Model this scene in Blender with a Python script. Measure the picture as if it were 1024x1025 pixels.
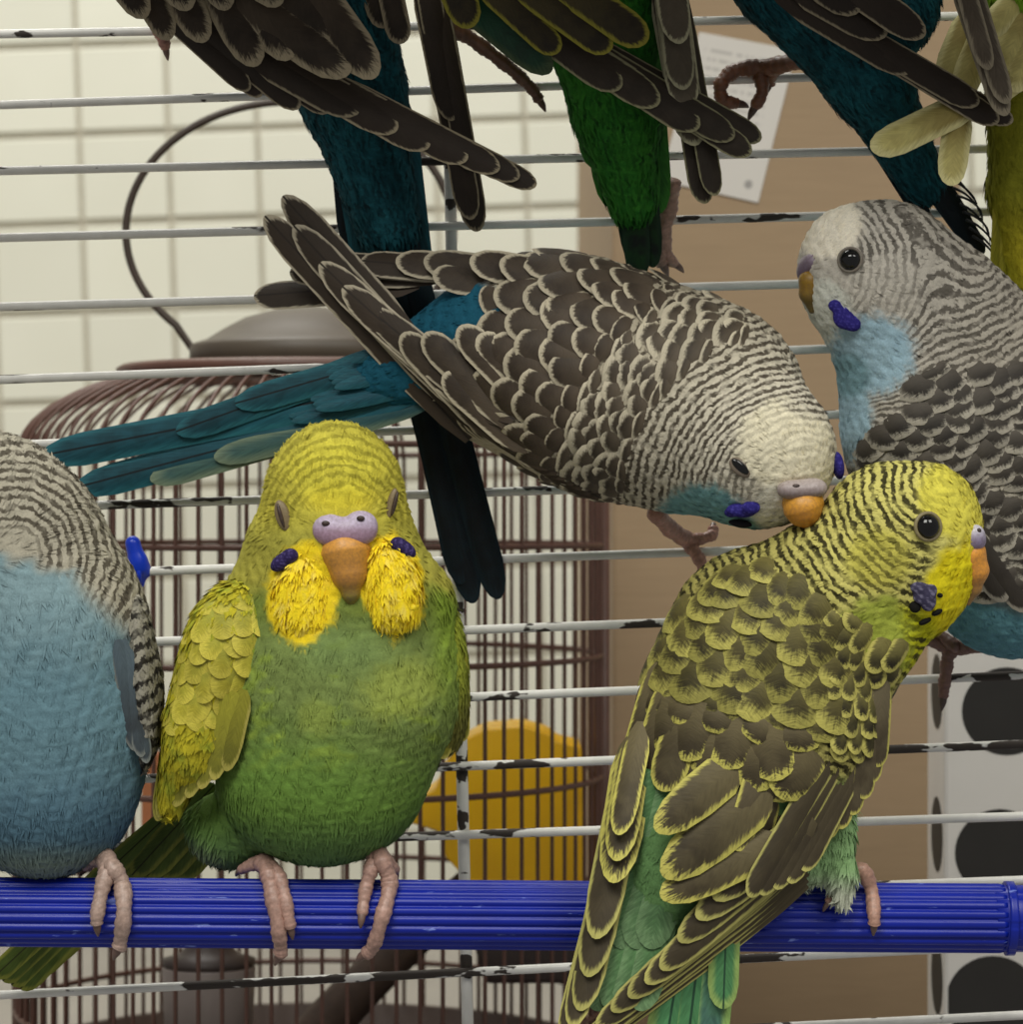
import bpy, math, random
import numpy as np
from mathutils import Vector, Matrix

for _o in list(bpy.data.objects):
    bpy.data.objects.remove(_o)
scene = bpy.context.scene
COL = scene.collection
rng = np.random.default_rng(7)
random.seed(7)

# ------------------------------------------------------------------ scale
# lengths are laid out in "units" of 0.2 mm (about one photograph pixel at the
# perch); W() turns a photograph pixel at a chosen depth into a real 3-D point
S = 0.0002
D = 3000.0

def W(px, py, d=0.0):
    f = (D + d) / D
    return np.array([(px - 512.0) * f, d, (512.5 - py) * f])

def srgb(r, g, b):
    c = np.array([r, g, b], float) / 255.0
    return np.where(c <= 0.04045, c / 12.92, ((c + 0.055) / 1.055) ** 2.4)

# ------------------------------------------------------------------ camera
cam_d = bpy.data.cameras.new('camera')
cam = bpy.data.objects.new('camera', cam_d)
COL.objects.link(cam)
cam.location = (0, -D * S, 0)
cam.rotation_euler = (math.pi / 2, 0, 0)
cam_d.sensor_fit = 'HORIZONTAL'
cam_d.sensor_width = 36.0
cam_d.lens = 36.0 * D / 1024.0
cam_d.clip_start = 0.02
cam_d.clip_end = 50
cam_d.dof.use_dof = True
cam_d.dof.focus_distance = (D - 90) * S
cam_d.dof.aperture_fstop = 38
scene.camera = cam

# ------------------------------------------------------------------ world, lights, exposure
world = bpy.data.worlds.new('room_ambient')
scene.world = world
world.use_nodes = True
bg = world.node_tree.nodes['Background']
bg.inputs['Color'].default_value = (1.0, 0.98, 0.95, 1)
bg.inputs['Strength'].default_value = 0.26

def area(name, loc, target, size, size_y, power, color):
    l = bpy.data.lights.new(name, 'AREA')
    l.shape = 'RECTANGLE'
    l.size = size
    l.size_y = size_y
    l.energy = power
    l.color = color
    o = bpy.data.objects.new(name, l)
    COL.objects.link(o)
    o.location = loc
    o.rotation_euler = (Vector(target) - Vector(loc)).to_track_quat('-Z', 'Y').to_euler()
    return o

area('assumed_overhead_light', (-0.35, -1.15, 1.25), (0, 0, -0.02), 0.75, 0.75, 18.0, (1.0, 0.985, 0.915))
area('assumed_overhead_light', (0.75, -1.05, 1.15), (0.05, 0.1, -0.05), 0.6, 0.6, 9.0, (1.0, 0.985, 0.915))  # extra lamp added as fill for the right side and background
area('assumed_overhead_light', (-0.30, 0.62, 1.25), (-0.15, 1.04, 0.25), 0.6, 0.6, 15.0, (1.0, 0.985, 0.915))  # separate lamp added to light the wall, placed so it fades downwards
vs = scene.view_settings
vs.view_transform = 'Standard'
vs.look = 'None'
vs.gamma = 1.0
vs.use_curve_mapping = False
vs.exposure = 0.0

# ------------------------------------------------------------------ materials
def new_mat(name):
    m = bpy.data.materials.new(name)
    m.use_nodes = True
    nt = m.node_tree
    b = nt.nodes['Principled BSDF']
    return m, nt, b

def N(nt, t, **kw):
    n = nt.nodes.new(t)
    for k, v in kw.items():
        setattr(n, k, v)
    return n

def L(nt, a, b):
    nt.links.new(a, b)

def mth(nt, op, a, b=None, c=None, clamp=False):
    n = nt.nodes.new('ShaderNodeMath')
    n.operation = op
    n.use_clamp = clamp
    for i, v in enumerate((a, b, c)):
        if v is None:
            continue
        if isinstance(v, (int, float)):
            n.inputs[i].default_value = v
        else:
            nt.links.new(v, n.inputs[i])
    return n.outputs[0]

def mixc(nt, f, a, b, blend='MIX'):
    n = nt.nodes.new('ShaderNodeMix')
    n.data_type = 'RGBA'
    n.blend_type = blend
    for sock, v in ((n.inputs['Factor'], f), (n.inputs['A'], a), (n.inputs['B'], b)):
        if isinstance(v, (int, float)):
            sock.default_value = v
        elif isinstance(v, (tuple, list, np.ndarray)):
            sock.default_value = (float(v[0]), float(v[1]), float(v[2]), 1)
        else:
            nt.links.new(v, sock)
    return n.outputs['Result']

def remap(nt, v, a, b, c=0.0, d=1.0, smooth=True):
    n = nt.nodes.new('ShaderNodeMapRange')
    n.interpolation_type = 'SMOOTHSTEP' if smooth else 'LINEAR'
    nt.links.new(v, n.inputs['Value'])
    n.inputs['From Min'].default_value = a
    n.inputs['From Max'].default_value = b
    n.inputs['To Min'].default_value = c
    n.inputs['To Max'].default_value = d
    return n.outputs['Result']

def noise(nt, vec, scale, detail=2.0, rough=0.5, dist=0.0):
    n = nt.nodes.new('ShaderNodeTexNoise')
    n.inputs['Scale'].default_value = scale
    n.inputs['Detail'].default_value = detail
    n.inputs['Roughness'].default_value = rough
    n.inputs['Distortion'].default_value = dist
    if vec is not None:
        nt.links.new(vec, n.inputs['Vector'])
    return n.outputs['Fac']

def objcoord(nt):
    return nt.nodes.new('ShaderNodeTexCoord').outputs['Object']

def geopos(nt):
    return nt.nodes.new('ShaderNodeNewGeometry').outputs['Position']

def bump(nt, h, strength, dist, b):
    n = nt.nodes.new('ShaderNodeBump')
    n.inputs['Strength'].default_value = strength
    n.inputs['Distance'].default_value = dist
    nt.links.new(h, n.inputs['Height'])
    nt.links.new(n.outputs['Normal'], b.inputs['Normal'])

def simple_mat(name, color, rough=0.6, vary=0.12, scale=800, bstr=0.0, bdist=0.0002, metallic=0.0, spec=None):
    m, nt, b = new_mat(name)
    p = geopos(nt)
    f = noise(nt, p, scale, 3)
    c2 = [x * (1 - vary * 2) for x in color]
    c1 = [min(1, x * (1 + vary)) for x in color]
    L(nt, mixc(nt, f, c2, c1), b.inputs['Base Color'])
    b.inputs['Roughness'].default_value = rough
    b.inputs['Metallic'].default_value = metallic
    if spec is not None:
        b.inputs['Specular IOR Level'].default_value = spec
    if bstr:
        bump(nt, f, bstr, bdist, b)
    return m

def plumage_material():
    m, nt, b = new_mat('body_plumage')
    col = N(nt, 'ShaderNodeAttribute', attribute_name='col').outputs['Color']
    bar = N(nt, 'ShaderNodeAttribute', attribute_name='bar').outputs['Color']
    bc = N(nt, 'ShaderNodeAttribute', attribute_name='bc').outputs['Fac']
    ba = N(nt, 'ShaderNodeAttribute', attribute_name='ba').outputs['Fac']
    p = geopos(nt)
    n1 = noise(nt, p, 160, 2)
    n2 = noise(nt, p, 900, 2, 0.6)
    n3 = noise(nt, p, 420, 2)
    off = mth(nt, 'ADD', mth(nt, 'MULTIPLY', mth(nt, 'SUBTRACT', n1, 0.5), 1.5),
              mth(nt, 'MULTIPLY', mth(nt, 'SUBTRACT', n2, 0.5), 0.9))
    off = mth(nt, 'ADD', off, mth(nt, 'MULTIPLY', mth(nt, 'SUBTRACT', n3, 0.5), 0.55))
    v = mth(nt, 'MULTIPLY', mth(nt, 'ADD', bc, off), 2 * math.pi)
    s = mth(nt, 'SINE', v)
    f = remap(nt, s, -0.35, 0.55)
    # bars break up here and there
    f2 = remap(nt, n3, 0.30, 0.52, 0.35, 1.0)
    f = mth(nt, 'MULTIPLY', mth(nt, 'MULTIPLY', f, ba), f2, clamp=True)
    c = mixc(nt, f, col, bar)
    fine = noise(nt, p, 2600, 2, 0.6)
    hsv = N(nt, 'ShaderNodeHueSaturation')
    L(nt, remap(nt, fine, 0.25, 0.75, 0.86, 1.12, False), hsv.inputs['Value'])
    L(nt, c, hsv.inputs['Color'])
    L(nt, hsv.outputs['Color'], b.inputs['Base Color'])
    b.inputs['Roughness'].default_value = 0.85
    b.inputs['Specular IOR Level'].default_value = 0.2
    h = mth(nt, 'SUBTRACT', fine, mth(nt, 'MULTIPLY', f, 0.8))
    bump(nt, h, 0.35, 0.00022, b)
    return m

def horn_material():
    m, nt, b = new_mat('horn_and_skin')
    col = N(nt, 'ShaderNodeAttribute', attribute_name='col').outputs['Color']
    p = geopos(nt)
    f = noise(nt, p, 1600, 3, 0.6)
    c = mixc(nt, remap(nt, f, 0.3, 0.7, 0.0, 0.35), col, (0.12, 0.07, 0.05))
    L(nt, c, b.inputs['Base Color'])
    b.inputs['Roughness'].default_value = 0.42
    bump(nt, f, 0.25, 0.0002, b)
    return m

def feather_material(name, dark, pale, margin=0.25, soft=0.10, base=None, vary=0.25, shaft=None,
                     onesided=0.0, streak=0.18, rough=0.6, tipfade=0.0, bar=None, fray=0.22):
    """dark vane with a pale margin; uv = position across / towards the round tip"""
    m, nt, b = new_mat(name)
    uv = N(nt, 'ShaderNodeUVMap', uv_map='uv').outputs['UV']
    sx = N(nt, 'ShaderNodeSeparateXYZ')
    L(nt, uv, sx.inputs[0])
    x, v = sx.outputs['X'], sx.outputs['Y']
    y = N(nt, 'ShaderNodeAttribute', attribute_name='along').outputs['Fac']
    info = N(nt, 'ShaderNodeObjectInfo').outputs['Random']
    attr_r = N(nt, 'ShaderNodeAttribute', attribute_name='rnd').outputs['Fac']
    rnd = mth(nt, 'FRACT', mth(nt, 'ADD', info, attr_r))
    vp = mth(nt, 'MAXIMUM', v, 0.0)
    r = mth(nt, 'SQRT', mth(nt, 'ADD', mth(nt, 'MULTIPLY', x, x), mth(nt, 'MULTIPLY', vp, vp)))
    # barbs: streaks that run obliquely out from the shaft
    ax = mth(nt, 'ABSOLUTE', x)
    cb = N(nt, 'ShaderNodeCombineXYZ')
    L(nt, mth(nt, 'ADD', mth(nt, 'SUBTRACT', mth(nt, 'MULTIPLY', y, 1.0), mth(nt, 'MULTIPLY', ax, 0.22)), mth(nt, 'MULTIPLY', rnd, 7.0)), cb.inputs[0])
    L(nt, mth(nt, 'MULTIPLY', x, 0.08), cb.inputs[1])
    barb = noise(nt, cb.outputs[0], 26, 3, 0.65)
    p = geopos(nt)
    blot = noise(nt, p, 260, 2)
    cb2 = N(nt, 'ShaderNodeCombineXYZ')
    L(nt, mth(nt, 'ADD', x, mth(nt, 'MULTIPLY', rnd, 9.0)), cb2.inputs[0])
    L(nt, mth(nt, 'MULTIPLY', y, 0.35), cb2.inputs[1])
    ray = noise(nt, cb2.outputs[0], 9, 3, 0.7)
    edge = mth(nt, 'ADD', r, mth(nt, 'MULTIPLY', mth(nt, 'SUBTRACT', barb, 0.5), fray))
    edge = mth(nt, 'ADD', edge, mth(nt, 'MULTIPLY', mth(nt, 'SUBTRACT', ray, 0.5), mth(nt, 'MULTIPLY', vp, fray * 2.0)))
    if onesided:
        edge = mth(nt, 'ADD', edge, mth(nt, 'MULTIPLY', x, -onesided))
    f = remap(nt, edge, 1 - margin - soft, 1 - margin + soft * 0.4)
    if base is None:
        base = [min(1, q * 1.7 + 0.01) for q in dark]
    inner = mixc(nt, remap(nt, y, 0.1, 0.8), base, dark)
    inner = mixc(nt, mth(nt, 'MULTIPLY', remap(nt, blot, 0.35, 0.65), 0.35), inner, base)
    c = mixc(nt, f, inner, pale)
    if bar is not None:
        c = mixc(nt, mth(nt, 'MULTIPLY', remap(nt, ax, 0.9, 0.2), 0.6), c, bar)
    if shaft is not None:
        c = mixc(nt, remap(nt, ax, 0.09, 0.03), c, shaft)
    hsv = N(nt, 'ShaderNodeHueSaturation')
    val = mth(nt, 'MULTIPLY', remap(nt, barb, 0.2, 0.8, 1 - streak, 1 + streak, False),
              mth(nt, 'ADD', 1 - vary / 2, mth(nt, 'MULTIPLY', rnd, vary)))
    L(nt, val, hsv.inputs['Value'])
    L(nt, c, hsv.inputs['Color'])
    L(nt, hsv.outputs['Color'], b.inputs['Base Color'])
    b.inputs['Roughness'].default_value = rough
    b.inputs['Specular IOR Level'].default_value = 0.25
    bump(nt, barb, 0.35, 0.0002, b)
    return m

PLUM = plumage_material()
HORN = horn_material()
EYE = simple_mat('eye_black', (0.004, 0.004, 0.004), 0.06, 0.0)

# ------------------------------------------------------------------ object helpers
def props(o, label=None, cat=None, group=None, kind=None):
    if label: o['label'] = label
    if cat: o['category'] = cat
    if group: o['group'] = group
    if kind: o['kind'] = kind
    return o

def empty(name, p, label, cat, group=None):
    o = bpy.data.objects.new(name, None)
    COL.objects.link(o)
    o.location = Vector(p) * S
    o.empty_display_size = 0.01
    return props(o, label, cat, group)

def root_loc(parent):
    v = np.zeros(3)
    while parent is not None:
        v += np.array(parent.location)
        parent = parent.parent
    return v

def make(name, V, F, mat, parent=None, smooth=True, attrs=None, normals=None, uvs=None):
    """V in layout units (world), linked under parent without moving it"""
    me = bpy.data.meshes.new(name)
    off = root_loc(parent)
    V = np.asarray(V, float) * S - off
    me.from_pydata(V.tolist(), [], F if isinstance(F, list) else F.tolist())
    if smooth:
        me.polygons.foreach_set('use_smooth', np.ones(len(me.polygons), bool))
    if attrs:
        for k, a in attrs.items():
            a = np.asarray(a, np.float32)
            if a.ndim == 2:
                at = me.attributes.new(k, 'FLOAT_COLOR', 'POINT')
                at.data.foreach_set('color', np.c_[a, np.ones(len(a))].astype(np.float32).ravel())
            else:
                at = me.attributes.new(k, 'FLOAT', 'POINT')
                at.data.foreach_set('value', a.ravel())
    if uvs is not None:
        ul = me.uv_layers.new(name='uv')
        idx = np.zeros(len(me.loops), np.int32)
        me.loops.foreach_get('vertex_index', idx)
        ul.data.foreach_set('uv', np.asarray(uvs, np.float32)[idx].ravel())
    me.materials.append(mat)
    me.update()
    if normals is not None:
        me.normals_split_custom_set_from_vertices(np.asarray(normals, float).tolist())
    o = bpy.data.objects.new(name, me)
    COL.objects.link(o)
    if parent is not None:
        o.parent = parent
    return o

def catmull(P, n):
    P = np.asarray(P, float)
    if len(P) == 2:
        t = np.linspace(0, 1, n)[:, None]
        return P[0] * (1 - t) + P[1] * t
    Q = np.vstack([2 * P[0] - P[1], P, 2 * P[-1] - P[-2]])
    out = []
    m = len(P) - 1
    for u in np.linspace(0, m - 1e-9, n):
        i = int(u); t = u - i
        a, b, c, d = Q[i], Q[i + 1], Q[i + 2], Q[i + 3]
        out.append(0.5 * ((2 * b) + (c - a) * t + (2 * a - 5 * b + 4 * c - d) * t * t + (3 * b - a - 3 * c + d) * t ** 3))
    return np.array(out)

def tube(P, R, seg=10, n=None, closed=False):
    """tube along world points; R radii per point (interpolated)"""
    P = np.asarray(P, float)
    R = np.asarray(R, float) if np.ndim(R) else np.full(len(P), float(R))
    if n:
        R = np.interp(np.linspace(0, len(P) - 1, n), np.arange(len(P)), R)
        P = catmull(P, n)
    m = len(P)
    T = np.gradient(P, axis=0)
    if closed:
        T = np.roll(P, -1, 0) - np.roll(P, 1, 0)
    T /= np.linalg.norm(T, axis=1)[:, None] + 1e-9
    ref = np.array([0, 1.0, 0]) if abs(T[0][1]) < 0.9 else np.array([1.0, 0, 0])
    V = []
    u = np.cross(T[0], ref); u /= np.linalg.norm(u)
    for i in range(m):
        u = u - T[i] * np.dot(u, T[i]); u /= np.linalg.norm(u)
        w = np.cross(T[i], u)
        a = np.linspace(0, 2 * np.pi, seg, endpoint=False)
        V.append(P[i] + R[i] * (np.cos(a)[:, None] * u + np.sin(a)[:, None] * w))
    V = np.vstack(V)
    F = []
    rows = m if closed else m - 1
    for i in range(rows):
        k = (i + 1) % m
        for j in range(seg):
            j2 = (j + 1) % seg
            F.append([i * seg + j, i * seg + j2, k * seg + j2, k * seg + j])
    if not closed:
        F.append(list(range(seg))[::-1])
        F.append(list(range((m - 1) * seg, m * seg)))
    return V, F

def join(parts):
    V, F, o = [], [], 0
    for v, f in parts:
        V.append(v); F += [[i + o for i in q] for q in f]; o += len(v)
    return np.vstack(V), F

def box_vf(x0, x1, y0, y1, z0, z1, bev=0.0):
    b = bev
    if b <= 0:
        V = np.array([[x, y, z] for x in (x0, x1) for y in (y0, y1) for z in (z0, z1)], float)
        F = [[0, 1, 3, 2], [4, 6, 7, 5], [0, 4, 5, 1], [2, 3, 7, 6], [0, 2, 6, 4], [1, 5, 7, 3]]
        return V, F
    import bmesh
    bm = bmesh.new()
    bmesh.ops.create_cube(bm, size=1)
    for v in bm.verts:
        v.co = ((x0 + x1) / 2 + v.co.x * (x1 - x0), (y0 + y1) / 2 + v.co.y * (y1 - y0), (z0 + z1) / 2 + v.co.z * (z1 - z0))
    bmesh.ops.bevel(bm, geom=bm.edges[:], offset=b, segments=2, affect='EDGES', profile=0.5)
    V = np.array([v.co[:] for v in bm.verts])
    F = [[v.index for v in f.verts] for f in bm.faces]
    bm.free()
    return V, F

# ------------------------------------------------------------------ blended solids
def rot(ax, ay, az):
    return np.array(Matrix.Rotation(math.radians(az), 3, 'Z') @ Matrix.Rotation(math.radians(ay), 3, 'Y') @ Matrix.Rotation(math.radians(ax), 3, 'X'))

def E(px, py, d, rx, rz, ry, roll=0.0, tilt=0.0, yaw=0.0):
    """ellipsoid: rx across the picture, rz up the picture, ry in depth; roll turns it in the picture plane (deg, clockwise)"""
    f = (D + d) / D
    return ('e', W(px, py, d), np.array([rx, ry, rz]) * f, rot(tilt, roll, yaw))

def C(p1, r1, p2, r2):
    return ('c', W(*p1), r1, W(*p2), r2)

def sdf_eval(blobs, k, P):
    out = None
    for b in blobs:
        if b[0] == 'e':
            q = (P - b[1].astype(np.float32)) @ b[3].astype(np.float32)
            r = b[2].astype(np.float32)
            k0 = np.sqrt(((q / r) ** 2).sum(1))
            k1 = np.sqrt(((q / (r * r)) ** 2).sum(1)) + 1e-9
            d = k0 * (k0 - 1) / k1
        else:
            a, r1, c, r2 = b[1].astype(np.float32), b[2], b[3].astype(np.float32), b[4]
            ba = c - a
            h = np.clip(((P - a) @ ba) / (ba @ ba), 0, 1)
            d = np.sqrt((((P - a) - h[:, None] * ba) ** 2).sum(1)) - (r1 + (r2 - r1) * h)
        if out is None:
            out = d
        else:
            h = np.clip(0.5 + 0.5 * (d - out) / k, 0, 1)
            out = d + (out - d) * h - k * h * (1 - h)
    return out

def solid(blobs, h=3.0, k=20.0):
    lo = np.full(3, 1e9); hi = -lo
    for b in blobs:
        if b[0] == 'e':
            ext = np.sqrt(((b[3] * b[2]) ** 2).sum(1))
            lo = np.minimum(lo, b[1] - ext); hi = np.maximum(hi, b[1] + ext)
        else:
            for c, r in ((b[1], b[2]), (b[3], b[4])):
                lo = np.minimum(lo, c - r); hi = np.maximum(hi, c + r)
    lo -= k * 0.5 + 2 * h; hi += k * 0.5 + 2 * h
    n = np.ceil((hi - lo) / h).astype(int) + 1
    gx, gy, gz = [(lo[i] + h * np.arange(n[i])).astype(np.float32) for i in range(3)]
    Fv = np.empty(n, np.float32)
    YZ = np.stack(np.meshgrid(gy, gz, indexing='ij'), -1).reshape(-1, 2)
    step = max(1, int(400000 / len(YZ)))
    for i in range(0, n[0], step):
        xs = gx[i:i + step]
        P = np.empty((len(xs), len(YZ), 3), np.float32)
        P[:, :, 0] = xs[:, None]; P[:, :, 1:] = YZ[None]
        Fv[i:i + step] = sdf_eval(blobs, k, P.reshape(-1, 3)).reshape(len(xs), n[1], n[2])
    ins = Fv < 0
    cnt = np.zeros(n - 1, np.int8)
    cor = [(a, b, c) for a in (0, 1) for b in (0, 1) for c in (0, 1)]
    for a, b, c in cor:
        cnt += ins[a:n[0] - 1 + a, b:n[1] - 1 + b, c:n[2] - 1 + c]
    act = (cnt > 0) & (cnt < 8)
    I = np.argwhere(act)
    idx = np.full(n - 1, -1, np.int64)
    idx[act] = np.arange(len(I))
    acc = np.zeros((len(I), 3)); num = np.zeros(len(I))
    for p in cor:
        for ax in range(3):
            if p[ax]: continue
            q = list(p); q[ax] = 1
            f0 = Fv[I[:, 0] + p[0], I[:, 1] + p[1], I[:, 2] + p[2]]
            f1 = Fv[I[:, 0] + q[0], I[:, 1] + q[1], I[:, 2] + q[2]]
            m = (f0 < 0) != (f1 < 0)
            t = np.where(m, f0 / np.where(m, f0 - f1, 1), 0)
            pos = np.tile(np.array(p, float), (len(I), 1)); pos[:, ax] += t
            acc[m] += pos[m]; num[m] += 1
    V = lo + h * (I + acc / num[:, None])
    F = []
    for ax in range(3):
        b, c = (ax + 1) % 3, (ax + 2) % 3
        sl0 = [slice(None)] * 3; sl1 = [slice(None)] * 3
        sl0[ax] = slice(0, -1); sl1[ax] = slice(1, None)
        d0, d1 = ins[tuple(sl0)], ins[tuple(sl1)]
        G = np.argwhere(d0 != d1)
        ok = (G[:, b] > 0) & (G[:, c] > 0) & (G[:, b] < n[b] - 1) & (G[:, c] < n[c] - 1)
        G = G[ok]
        flip = d0[G[:, 0], G[:, 1], G[:, 2]]
        def cell(db, dc):
            H = G.copy(); H[:, b] += db; H[:, c] += dc
            return idx[H[:, 0], H[:, 1], H[:, 2]]
        Q = np.stack([cell(-1, -1), cell(0, -1), cell(0, 0), cell(-1, 0)], 1)
        Q[~flip] = Q[~flip][:, ::-1]
        F.append(Q)
    F = np.vstack(F)
    P = V.astype(np.float32)
    for it in range(2):
        f = sdf_eval(blobs, k, P)
        g = np.stack([sdf_eval(blobs, k, P + np.eye(3, dtype=np.float32)[i] * 0.5) - f for i in range(3)], 1) / 0.5
        gl = (g ** 2).sum(1)[:, None] + 1e-9
        P = P - np.clip(f[:, None] / gl, -h, h) * g
    nrm = g / np.sqrt(gl)
    return P.astype(float), F, nrm.astype(float)

def to_px(V):
    f = (D + V[:, 1]) / D
    return V[:, 0] / f + 512.0, 512.5 - V[:, 2] / f, V[:, 1]

def sm(a, b, v):
    t = np.clip((v - a) / (b - a), 0, 1)
    return t * t * (3 - 2 * t)

def lerp(a, b, f):
    a = np.asarray(a, float); b = np.asarray(b, float)
    return a + (b - a) * np.asarray(f)[:, None]

def vnoise(V, scale, seed=0):
    """cheap smooth 3-D value noise in [-1, 1]"""
    out = np.zeros(len(V))
    r = np.random.default_rng(seed)
    for i in range(6):
        w = r.normal(size=3) * (1.0 / scale) * (1 + 0.5 * i)
        out += np.sin(V @ w * 2.2 + r.uniform(0, 6.28) + 1.7 * np.sin(V @ (r.normal(size=3) / scale) + i)) / 6
    return out * 1.8

def flow_field(ctrl):
    """ctrl: list of (px,py,d, vx,vy,vd) directions in picture axes -> function of world points"""
    C0 = np.array([W(*c[:3]) for c in ctrl]); Vv = np.array([[c[3], c[5], -c[4]] for c in ctrl], float)
    Vv /= np.linalg.norm(Vv, axis=1)[:, None]
    def fn(P, Nn):
        d2 = ((P[:, None, :] - C0[None]) ** 2).sum(2) + 200.0
        w = 1.0 / d2 ** 1.5
        v = (w[:, :, None] * Vv[None]).sum(1)
        v = v - Nn * (v * Nn).sum(1)[:, None]
        return v / (np.linalg.norm(v, axis=1)[:, None] + 1e-9)
    return fn

def paint_attrs(V, Nn, fn):
    x, y, d = to_px(V)
    r = fn(x, y, d, V, Nn)
    n = len(V)
    col = np.asarray(r['col'], float)
    return dict(col=np.broadcast_to(col, (n, 3)), bar=np.broadcast_to(np.asarray(r.get('bar', (0, 0, 0)), float), (n, 3)),
                bc=np.broadcast_to(np.asarray(r.get('bc', 0.0), float), (n,)), ba=np.broadcast_to(np.asarray(r.get('ba', 0.0), float), (n,)))

class Body:
    pass

def build_body(root, blobs, paint, flow, h=3.0, k=26.0, relief=1.2, down=12000, dl=10.0, dw=3.4, lift=0.14, name='body', downname='down_plumage', ymax=60):
    V, F, Nn = solid(blobs, h, k)
    V0 = V.copy()
    V = V + Nn * (relief * vnoise(V, 16, 3))[:, None]
    make(name, V, F, PLUM, root, attrs=paint_attrs(V, Nn, paint))
    B = Body(); B.V, B.F, B.N, B.root, B.paint, B.flow = V0, F, Nn, root, paint, flow
    if down:
        a = V[F[:, 0]]; b = V[F[:, 1]]; c = V[F[:, 2]]; e = V[F[:, 3]]
        ar = np.linalg.norm(np.cross(c - a, e - b), axis=1)
        fn = Nn[F].mean(1)
        ar = ar * np.where(fn[:, 1] > 0.45, 0.12, 1.0)
        fi = rng.choice(len(F), down, p=ar / ar.sum())
        u, v = rng.random((2, down))
        P = (a[fi] * ((1 - u) * (1 - v))[:, None] + b[fi] * (u * (1 - v))[:, None] + c[fi] * (u * v)[:, None] + e[fi] * ((1 - u) * v)[:, None])
        n0 = fn[fi]; n0 /= np.linalg.norm(n0, axis=1)[:, None]
        t = flow(P, n0)
        sd = np.cross(t, n0)
        ja = rng.normal(0, 0.22, down)
        t = t * np.cos(ja)[:, None] + sd * np.sin(ja)[:, None]
        sd = np.cross(t, n0)
        ln = dl * rng.uniform(0.7, 1.3, down); w = dw * rng.uniform(0.7, 1.2, down)
        li = lift * rng.uniform(0.4, 1.3, down)
        P = P - n0 * 0.8
        def at(s, hw, up):
            return P + t * (ln * s)[:, None] + sd * (w * hw)[:, None] + n0 * (ln * up * li)[:, None]
        Q = np.stack([at(0, -.35, 0), at(0, .35, 0), at(.55, .5, .7), at(.55, -.5, .7), at(1, 0.0, .85)], 1).reshape(-1, 3)
        nn = np.repeat(n0, 5, 0) * 1.0
        base = (np.arange(down) * 5)[:, None]
        quads = (base + np.array([0, 1, 2, 3])).tolist()
        tris = (base + np.array([3, 2, 4])).tolist()
        at_ = paint_attrs(Q, nn, paint)
        br = np.repeat(rng.uniform(0.88, 1.10, down), 5)
        at_['col'] = at_['col'] * br[:, None]
        o = make(downname, Q, quads + tris, PLUM, root, attrs=at_, normals=nn)
        props(o, kind='stuff')
    return B

def part(name, blobs, col, parent, mat=None, h=1.5, k=4.0, colfn=None):
    V, F, Nn = solid(blobs, h, k)
    x, y, d = to_px(V)
    c = colfn(x, y, d, V, Nn) if colfn else np.broadcast_to(np.asarray(col, float), (len(V), 3))
    return make(name, V, F, mat or HORN, parent, attrs=dict(col=c, bar=c, bc=np.zeros(len(V)), ba=np.zeros(len(V))))

# ------------------------------------------------------------------ feathers
_fm = {}
def feather_data(aspect, bow=0.0, camber=0.14, tip=1.0):
    tip = min(tip, aspect * 1.3)
    y0 = 1 - 0.5 * tip / aspect
    xs = np.array([-1, -.5, 0, .5, 1.0])
    ys = [0, .12, .35, .68] if aspect > 1.6 else [0, .2, .6]
    ys = [q * y0 for q in ys] + [y0] + [y0 + (1 - y0) * math.sin(math.radians(a)) for a in (32, 58, 78)]
    V, UV, AL = [], [], []
    for y in ys:
        v = (y - y0) / (1 - y0)
        hw = math.sqrt(max(0, 1 - max(0, v) ** 2))
        hb = min(1.0, 0.35 + 0.65 * math.sqrt(max(0, y / (0.35 * y0)))) if y < 0.35 * y0 else 1.0
        for x in xs:
            X = x * hw * hb
            V.append((X * 0.5, y, -camber * X * X + bow * 4 * y * (1 - y)))
            UV.append((X, v)); AL.append(y)
    V.append((0, 1, 0)); UV.append((0, 1)); AL.append(1)
    F = []
    for i in range(len(ys) - 1):
        for j in range(4):
            F.append([i * 5 + j, i * 5 + j + 1, i * 5 + 6 + j, i * 5 + 5 + j])
    l = (len(ys) - 1) * 5
    for j in range(4):
        F.append([l + j, l + j + 1, len(V) - 1])
    return np.array(V), F, np.array(UV), np.array(AL)

def feather_mesh(name, aspect, mat, bow=0.0, camber=0.14, tip=1.0):
    key = (name, round(aspect, 1), mat.name, round(bow, 2), round(camber, 2), tip)
    if key in _fm:
        return _fm[key]
    V, F, UV, AL = feather_data(round(aspect, 1), bow, camber, tip)
    me = bpy.data.meshes.new(name)
    me.from_pydata(V.tolist(), [], F)
    me.polygons.foreach_set('use_smooth', np.ones(len(F), bool))
    ul = me.uv_layers.new(name='uv')
    idx = np.zeros(len(me.loops), np.int32); me.loops.foreach_get('vertex_index', idx)
    ul.data.foreach_set('uv', UV[idx].astype(np.float32).ravel())
    at = me.attributes.new('along', 'FLOAT', 'POINT'); at.data.foreach_set('value', AL.astype(np.float32))
    me.materials.append(mat); me.update()
    _fm[key] = me
    return me

def frame_of(B, T, nrm):
    y = T - B; ln = np.linalg.norm(y); y = y / ln
    z = nrm - y * np.dot(nrm, y); z /= np.linalg.norm(z)
    x = np.cross(y, z)
    return x, y, z, ln

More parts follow.
